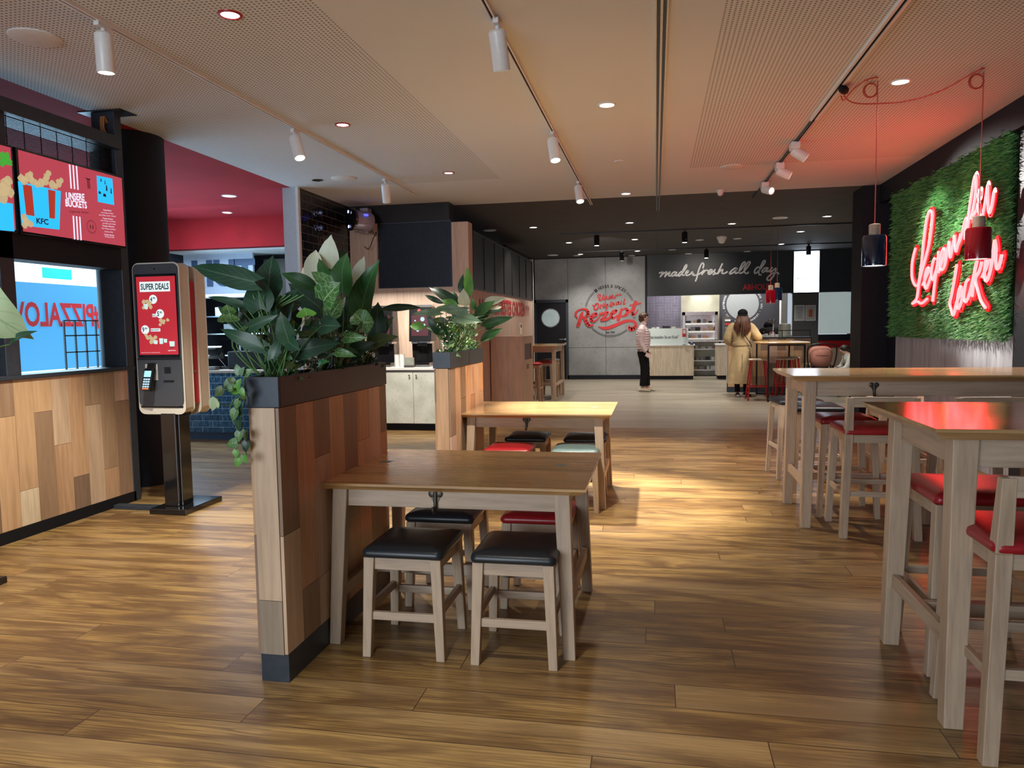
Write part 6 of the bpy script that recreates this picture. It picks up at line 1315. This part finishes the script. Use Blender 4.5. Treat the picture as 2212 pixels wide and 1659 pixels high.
# --- woman in the pale pink quilted jacket, in profile, looking right
w1 = thing('person', 'person in pale pink quilted jacket and black trousers standing with a phone', 'person', (-.25, 16.5, 0))
nd = {'pelvis': (-.02, 0, .93, .12, .11), 'belly': (-.02, 0, 1.08, .11, .12), 'chest': (-.03, 0, 1.28, .12, .15), 'neckb': (-.015, 0, 1.44, .055), 'neck': (.0, 0, 1.50, .050), 'jaw': (.03, 0, 1.55, .052, .05), 'head': (.015, 0, 1.615, .085, .072), 'crown': (-.005, 0, 1.655, .07, .065),
      'nose': (.105, .0, 1.585, .012), 'chin': (.075, 0, 1.535, .022),
      'hipR': (-.02, -.09, .88, .085), 'kneeR': (.0, -.09, .48, .055), 'ankR': (-.04, -.10, .09, .036), 'toeR': (.08, -.11, .04, .032), 'hipL': (-.02, .09, .88, .085), 'kneeL': (.04, .09, .48, .055), 'ankL': (.06, .12, .09, .036), 'toeL': (.19, .13, .04, .032),
      'shR': (-.03, -.17, 1.38, .055), 'elR': (-.06, -.20, 1.10, .040), 'wrR': (.05, -.19, .86, .026), 'shL': (-.03, .17, 1.38, .055), 'elL': (-.03, .20, 1.10, .040), 'wrL': (.08, .18, .88, .026)}
ed = [('pelvis', 'belly'), ('belly', 'chest'), ('chest', 'neckb'), ('neckb', 'neck'), ('neck', 'jaw'), ('jaw', 'head'), ('head', 'crown'), ('head', 'nose'), ('jaw', 'chin'), ('pelvis', 'hipR'), ('hipR', 'kneeR'), ('kneeR', 'ankR'), ('ankR', 'toeR'), ('pelvis', 'hipL'), ('hipL', 'kneeL'), ('kneeL', 'ankL'), ('ankL', 'toeL'),
      ('chest', 'shR'), ('shR', 'elR'), ('elR', 'wrR'), ('chest', 'shL'), ('shL', 'elL'), ('elL', 'wrL')]
hand(nd, ed, 'r', 'wrR', (.45, 0, -.9), (.9, 0, .45), .8); hand(nd, ed, 'l', 'wrL', (.3, 0, -.95), (.95, 0, .3), .6)
skin_mesh('body', nd, ed, 'skin', w1, 'pelvis')
m = MB(); rg = []; random.seed(1)
for i in range(67):
    t = i/66; z = .86+t*.60; rx = .125+.03*math.sin(PI*t)-.045*max(0, t-.72)/.28*1.3; ry = .175+.02*math.sin(PI*t)-.10*max(0, t-.80)/.2; rr = 1+.05*(abs(math.sin(i*PI/6.0))**.6-.5)*2
    rg.append(((-.025+.01*math.sin(3*t), 0, z), rx*rr, ry*rr, XX, YY))
rg.append(((-.005, 0, 1.49), .075, .072, XX, YY)); m.loft(rg, 28)
limb(m, [(-.03, -.15, 1.42, .055), (-.045, -.21, 1.32, .077), (-.07, -.23, 1.10, .062), (-.01, -.215, .97, .056), (.045, -.20, .885, .048)], 16, .13, 36); limb(m, [(-.03, .15, 1.42, .055), (-.03, .21, 1.32, .077), (-.03, .23, 1.10, .062), (.03, .21, .98, .056), (.07, .19, .90, .048)], 16, .13, 36)
m.loft([((-.005, 0, z), .066+.008*math.sin(z*90), .066, XX, YY) for z in (1.45, 1.47, 1.49, 1.51, 1.53)], 20)
m.build('quilted_jacket', plain('pale_pink_nylon', (.76, .60, .62), .45, noise=.03), w1, smooth=80)
m = MB(); limb(m, [(-.02, -.02, .95, .13), (-.02, -.075, .84, .118), (.0, -.09, .60, .088), (.0, -.09, .40, .076), (-.03, -.10, .12, .066)], 16); limb(m, [(-.02, .02, .95, .13), (-.01, .075, .84, .118), (.03, .09, .60, .088), (.05, .095, .40, .076), (.065, .12, .12, .066)], 16)
m.build('trousers', plain('black_cloth', (.008, .008, .010), .8), w1, smooth=80)
def shoe(mb, x, y, l=.26, z=0, dx=1, dy=0, h=.085):
    d_ = Vector((dx, dy, 0)).normalized(); s_ = Vector((-d_.y, d_.x, 0)); rr = []
    for t, hw1, hh in ((0, .028, .05), (.08, .038, h), (.30, .042, h), (.5, .045, h*.75), (.75, .047, h*.55), (.93, .038, h*.42), (1, .018, h*.3)): c = Vector((x, y, z+hh/2+.004))+d_*(t-.3)*l; rr.append((c, hw1, hh/2, s_, (0, 0, 1)))
    mb.loft(rr, 14)
m = MB(); shoe(m, -.04, -.10); shoe(m, .07, .12, dx=.95, dy=-.3); m.build('shoes', plain('cream_shoe', (.62, .56, .45), .6), w1, smooth=60)
m = MB(); ellips(m, (-.018, 0, 1.635), .098, .086, .088); ellips(m, (.015, 0, 1.672), .085, .078, .05); ellips(m, (-.065, 0, 1.585), .05, .07, .07); ellips(m, (-.0, -.070, 1.61), .035, .018, .055); ellips(m, (.07, 0, 1.665), .03, .06, .03)
m.build('short_hair', plain('brown_hair', (.075, .028, .014), .45, noise=.12, ns=60), w1, smooth=80)
m = MB(); ellips(m, (.085, -.032, 1.603), .008, .010, .008, 10, 8); ellips(m, (.085, .032, 1.603), .008, .010, .008, 10, 8); m.build('eyes', 'blackg', w1, smooth=80)
m = MB(); ellips(m, (.02, -.085, 1.585), .014, .010, .022, 12, 8); m.build('ear', 'skin', w1, smooth=80)
m = MB(); ellips(m, (.090, 0, 1.552), .010, .020, .006, 12, 8); m.build('lips', plain('lip', (.45, .15, .13), .5), w1, smooth=80)
ph = tag(MB().bar((-.02, 0, .03), (.10, 0, -.03), .012, .075).build('phone', plain('pink_phone', (.75, .55, .52), .3), bevel=.004), 'pink phone held low by the person in the quilted jacket', 'phone'); ph.location = (-.19, 16.275, .79)
# --- woman in the long beige coat, seen from behind
w2 = thing('person', 'person with long brown hair in black cap and long beige coat, seen from behind', 'person', (1.66, 15.28, 0))
nd = {'pelvis': (0, 0, .95, .13, .10), 'belly': (0, 0, 1.10, .12, .10), 'chest': (.01, .01, 1.32, .14, .10), 'neckb': (.02, .03, 1.46, .055), 'neck': (.03, .04, 1.52, .05), 'head': (.035, .05, 1.62, .075, .085), 'crown': (.035, .05, 1.66, .065, .075), 'nose': (.04, .14, 1.60, .012), 'chin': (.035, .11, 1.545, .022),
      'hipR': (.09, 0, .90, .08), 'kneeR': (.09, .01, .50, .055), 'ankR': (.10, .0, .09, .035), 'toeR': (.17, .10, .04, .030), 'hipL': (-.09, 0, .90, .08), 'kneeL': (-.08, 0, .50, .055), 'ankL': (-.06, -.02, .09, .035), 'toeL': (-.06, .10, .04, .030),
      'shR': (.19, .02, 1.40, .055), 'elR': (.30, .03, 1.17, .042), 'wrR': (.28, .24, 1.15, .027), 'shL': (-.17, .02, 1.40, .055), 'elL': (-.24, .0, 1.14, .042), 'wrL': (-.13, .16, 1.05, .027)}
ed = [('pelvis', 'belly'), ('belly', 'chest'), ('chest', 'neckb'), ('neckb', 'neck'), ('neck', 'head'), ('head', 'crown'), ('head', 'nose'), ('head', 'chin'), ('pelvis', 'hipR'), ('hipR', 'kneeR'), ('kneeR', 'ankR'), ('ankR', 'toeR'), ('pelvis', 'hipL'), ('hipL', 'kneeL'), ('kneeL', 'ankL'), ('ankL', 'toeL'), ('chest', 'shR'), ('shR', 'elR'), ('elR', 'wrR'), ('chest', 'shL'), ('shL', 'elL'), ('elL', 'wrL')]
hand(nd, ed, 'r', 'wrR', (-.3, .9, 0), (-.9, -.3, 0), .4); hand(nd, ed, 'l', 'wrL', (.8, .5, .1), (0, 0, 1), .6)
skin_mesh('body', nd, ed, 'skin', w2, 'pelvis')
m = MB(); rg = []; random.seed(2)
seg = 32
for i in range(30):
    t = i/29; z = .27+t*1.20
    if z < 1.0: rx = .265-.105*((z-.27)/.73)**.9; ry = .20-.06*((z-.27)/.73)
    elif z < 1.12: rx = .160; ry = .135
    elif z < 1.34: rx = .160+.05*(z-1.12)/.22; ry = .135
    else: rx = .21-.13*((z-1.34)/.13)**1.3; ry = .135-.06*(z-1.34)/.13
    rg.append((z, rx, ry))
vs = []
for i, (z, rx, ry) in enumerate(rg):
    for k in range(seg):
        a = 2*PI*k/seg; fo = 1+(.045*math.sin(a*7+z*3)+.03*math.sin(a*11-z*5))*max(0, min(1, (1.1-z)/.5)); vs.append((.005+.015*(z-.9)+rx*fo*math.cos(a), ry*fo*math.sin(a)+.01*(z-1), z))
m.add(vs, [(i*seg+k, i*seg+(k+1) % seg, (i+1)*seg+(k+1) % seg, (i+1)*seg+k) for i in range(len(rg)-1) for k in range(seg)]+[tuple(range((len(rg)-1)*seg, len(rg)*seg))])
limb(m, [(.12, .02, 1.43, .07), (.20, .01, 1.36, .085), (.28, .0, 1.24, .085), (.335, .03, 1.165, .075), (.31, .14, 1.155, .062), (.28, .25, 1.15, .052)], 16, .0, 30); limb(m, [(-.11, .02, 1.43, .07), (-.18, .01, 1.36, .085), (-.235, -.01, 1.24, .08), (-.255, .0, 1.12, .075), (-.19, .10, 1.07, .062), (-.14, .15, 1.05, .052)], 16, .0, 30)
m.build('long_coat', plain('beige_coat_cloth', (.50, .38, .21), .65, ns=9), w2, smooth=70)
m = MB().loft([((.006, 0, z), rx, .150, XX, YY) for z, rx in ((1.02, .172), (1.04, .176), (1.075, .176), (1.09, .170))], 28); m.build('coat_belt', plain('beige_belt_cloth', (.46, .34, .19), .65), w2, smooth=60)
m = MB(); m.bar((.0, -.197, .30), (.012, -.150, .85), .006, .006); m.build('coat_slit', plain('dark_fold', (.10, .07, .04), .8), w2)
m = MB(); limb(m, [(.09, 0, .60, .07), (.10, .0, .30, .055), (.10, .0, .10, .050)], 12); limb(m, [(-.08, 0, .60, .07), (-.07, -.01, .30, .055), (-.06, -.02, .10, .050)], 12); m.build('trousers', bpy.data.materials['black_cloth'], w2, smooth=80)
m = MB(); shoe(m, .10, .0, dx=.6, dy=.8); shoe(m, -.06, -.02, dx=0, dy=1); m.build('shoes', 'black', w2, smooth=60)
m = MB(); shoe(m, .10, .0, l=.27, dx=.6, dy=.8, h=.03); shoe(m, -.06, -.02, l=.27, dx=0, dy=1, h=.03); m.build('shoe_soles', 'whitem', w2, smooth=60)
m = MB(); ellips(m, (.035, .05, 1.655), .098, .108, .085); ellips(m, (.035, .035, 1.61), .100, .105, .045); m.loft([((.035, .15+.035*i, 1.63-.006*i), .085-.014*i, .006, XX, V) for i in range(3)], 16); m.build('cap', plain('black_cap_cloth', (.008, .009, .011), .8), w2, smooth=80)
random.seed(5); m = MB()
for i in range(170):
    a = PI*(1.0+random.uniform(-.12, 1.12)); r0 = .094; x0_ = .035+r0*math.cos(a)*1.0; y0_ = .05+r0*math.sin(a)*1.0; ln_ = random.uniform(.28, .47)*(1-.25*abs(math.cos(a))); x1_ = x0_*1.0+math.cos(a)*.055+random.uniform(-.02, .02)-.02; y1_ = -.150-random.uniform(0, .035)+.10*abs(math.cos(a))**2
    m.tube([(x0_, y0_, 1.61), ((x0_*.6+x1_*.4)+math.cos(a)*.01, (y0_+y1_)/2-.02, 1.50), (x1_, y1_, 1.38), (x1_*.9+.0+random.uniform(-.01, .01), y1_-.004, 1.61-ln_)], lambda t: .010*(1-t)**.5+.002, 5)
m.build('long_hair', plain('long_brown_hair', (.105, .036, .016), .45, noise=.14, ns=40), w2, smooth=80)
bg = thing('bag_strap', 'thin black bag strap across the back of the beige coat', 'strap', (1.66, 15.28, 0)); MB().tube([(-.05, -.158, 1.44), (.03, -.172, 1.26), (.10, -.165, 1.15), (.165, -.14, 1.06), (.195, -.08, .99)], .008, 8).build('strap', 'blackm', bg)
# --- staff member in a black hooded top
w3 = thing('person', 'person in black hooded top with pink print, bending behind the half wall', 'person', (2.62, 17.9, 0))
nd = {'pelvis': (0, .0, .90, .13, .11), 'belly': (0, -.0, 1.05, .13, .12), 'chest': (0, .06, 1.22, .14, .12), 'neckb': (-.03, .14, 1.33, .055), 'head': (-.04, .20, 1.38, .085), 'crown': (-.04, .20, 1.42, .07), 'nose': (-.04, .29, 1.34, .012), 'hipR': (.09, 0, .86, .08), 'kneeR': (.10, .0, .48, .055), 'ankR': (.10, 0, .08, .036), 'toeR': (.10, .14, .035, .03), 'hipL': (-.09, 0, .86, .08), 'kneeL': (-.10, 0, .48, .055), 'ankL': (-.10, 0, .08, .036), 'toeL': (-.10, .14, .035, .03),
      'shR': (.17, .08, 1.27, .055), 'elR': (.25, .16, 1.06, .042), 'wrR': (.18, .36, 1.0, .027), 'shL': (-.17, .08, 1.27, .055), 'elL': (-.25, .16, 1.06, .042), 'wrL': (-.18, .36, 1.0, .027)}
ed = [('pelvis', 'belly'), ('belly', 'chest'), ('chest', 'neckb'), ('neckb', 'head'), ('head', 'crown'), ('head', 'nose'), ('pelvis', 'hipR'), ('hipR', 'kneeR'), ('kneeR', 'ankR'), ('ankR', 'toeR'), ('pelvis', 'hipL'), ('hipL', 'kneeL'), ('kneeL', 'ankL'), ('ankL', 'toeL'), ('chest', 'shR'), ('shR', 'elR'), ('elR', 'wrR'), ('chest', 'shL'), ('shL', 'elL'), ('elL', 'wrL')]
hand(nd, ed, 'r', 'wrR', (0, 1, 0), (-1, 0, 0), .5); hand(nd, ed, 'l', 'wrL', (0, 1, 0), (1, 0, 0), .5)
skin_mesh('body', nd, ed, 'skin', w3, 'pelvis')
m = MB(); m.loft([((0, .0+.11*max(0, z-1.0)/.35, z), rx, ry, XX, YY) for z, rx, ry in ((.80, .18, .15), (.95, .175, .15), (1.10, .19, .155), (1.22, .205, .15), (1.30, .17, .13), (1.36, .10, .10))], 24)
limb(m, [(.12, .08, 1.30, .06), (.19, .09, 1.26, .075), (.26, .16, 1.08, .065), (.19, .34, 1.01, .05)], 14); limb(m, [(-.12, .08, 1.30, .06), (-.19, .09, 1.26, .075), (-.26, .16, 1.08, .065), (-.19, .34, 1.01, .05)], 14)
ellips(m, (-.04, .175, 1.385), .115, .115, .115); m.build('hooded_top', plain('black_hoodie_cloth', (.010, .010, .013), .85), w3, smooth=70)
m = MB(); limb(m, [(.06, 0, .88, .11), (.10, 0, .48, .075), (.10, 0, .08, .06)], 14); limb(m, [(-.06, 0, .88, .11), (-.10, 0, .48, .075), (-.10, 0, .08, .06)], 14); m.build('trousers', bpy.data.materials['black_cloth'], w3, smooth=70)
m = MB(); shoe(m, .10, .02, dx=0, dy=1); shoe(m, -.10, .02, dx=0, dy=1); m.build('shoes', 'black', w3, smooth=60)
m = MB(); 
for r in (.050, .034): m.add([((-.01+rr*1.3*math.cos(a), -.152, 1.21+rr*math.sin(a))) for rr in (r, r-.009) for a in [2*PI*k/24 for k in range(24)]], [(k, (k+1) % 24, 24+(k+1) % 24, 24+k) for k in range(24)])
text(m, 'LEGENDÄR', (-.055, -.152, 1.275), U, V, .09, .018, .02); text(m, 'LECKER', (-.045, -.158, 1.135), U, V, .07, .018, .02); m.disc((-.01, -.152, 1.21), .018, (0, -1, 0))
m.build('back_print', plain('pink_print', (.65, .30, .32), .6), w3)
# --- seated person mostly hidden by the dark pier
w4 = thing('person', 'seated person in pale top leaning forward, half hidden by the dark pier', 'person', (3.86, 15.6, 0))
nd = {'pelvis': (.05, 0, .42, .12), 'belly': (-.0, 0, .54, .12), 'chest': (-.08, 0, .72, .13), 'neckb': (-.16, 0, .83, .05), 'head': (-.21, 0, .90, .08), 'crown': (-.21, 0, .93, .068), 'nose': (-.29, 0, .88, .012), 'hipR': (.0, -.10, .42, .08), 'kneeR': (-.30, -.12, .44, .055), 'ankR': (-.28, -.12, .08, .036), 'toeR': (-.40, -.12, .035, .03), 'hipL': (0, .10, .42, .08), 'kneeL': (-.30, .12, .44, .055), 'ankL': (-.28, .12, .08, .036), 'toeL': (-.40, .12, .035, .03),
      'shR': (-.10, -.15, .78, .05), 'elR': (-.20, -.20, .56, .04), 'wrR': (-.38, -.14, .50, .026), 'shL': (-.10, .15, .78, .05), 'elL': (-.20, .20, .56, .04), 'wrL': (-.36, .12, .52, .026)}
ed = [('pelvis', 'belly'), ('belly', 'chest'), ('chest', 'neckb'), ('neckb', 'head'), ('head', 'crown'), ('head', 'nose'), ('pelvis', 'hipR'), ('hipR', 'kneeR'), ('kneeR', 'ankR'), ('ankR', 'toeR'), ('pelvis', 'hipL'), ('hipL', 'kneeL'), ('kneeL', 'ankL'), ('ankL', 'toeL'), ('chest', 'shR'), ('shR', 'elR'), ('elR', 'wrR'), ('chest', 'shL'), ('shL', 'elL'), ('elL', 'wrL')]
hand(nd, ed, 'r', 'wrR', (-1, 0, -.2), (0, 1, 0), .5); hand(nd, ed, 'l', 'wrL', (-1, 0, -.2), (0, -1, 0), .5)
skin_mesh('body', nd, ed, 'skin', w4, 'pelvis')
m = MB(); m.loft([((x, 0, z), .15, .17, XX, YY) for x, z in ((.06, .36), (.02, .50), (-.05, .64), (-.09, .76))]+[((-.13, 0, .84), .07, .08, XX, YY)], 20); limb(m, [(-.09, -.12, .79, .06), (-.11, -.17, .76, .065), (-.20, -.21, .57, .055), (-.33, -.16, .51, .045)], 12); limb(m, [(-.09, .12, .79, .06), (-.11, .17, .76, .065), (-.20, .21, .57, .055), (-.31, .14, .53, .045)], 12)
m.build('top', plain('pale_jersey', (.52, .55, .52), .8), w4, smooth=70)
m = MB(); limb(m, [(.04, -.08, .42, .11), (-.30, -.12, .45, .075), (-.28, -.12, .10, .06)], 12); limb(m, [(.04, .08, .42, .11), (-.30, .12, .45, .075), (-.28, .12, .10, .06)], 12); m.build('trousers', bpy.data.materials['black_cloth'], w4, smooth=70)
m = MB(); shoe(m, -.30, -.12, dx=-1); shoe(m, -.30, .12, dx=-1); m.build('shoes', 'blackm', w4, smooth=60)
m = MB(); ellips(m, (-.195, 0, .935), .09, .082, .07); ellips(m, (-.14, 0, .90), .05, .07, .07); m.build('hair', plain('dark_hair', (.03, .018, .012), .5), w4, smooth=80)
bn = thing('bench', 'low pale bench under the seated person beside the pier', 'bench', (4.09, 15.6, 0)); B(-.35, .25, -.6, .6, .27, .32).build('seat', 'counterwood', bn, bevel=.004)
for x in (-.3, .2):
    for y in (-.55, .55): B(x-.025, x+.025, y-.025, y+.025, 0, .27).build('leg', 'counterwood', bn)
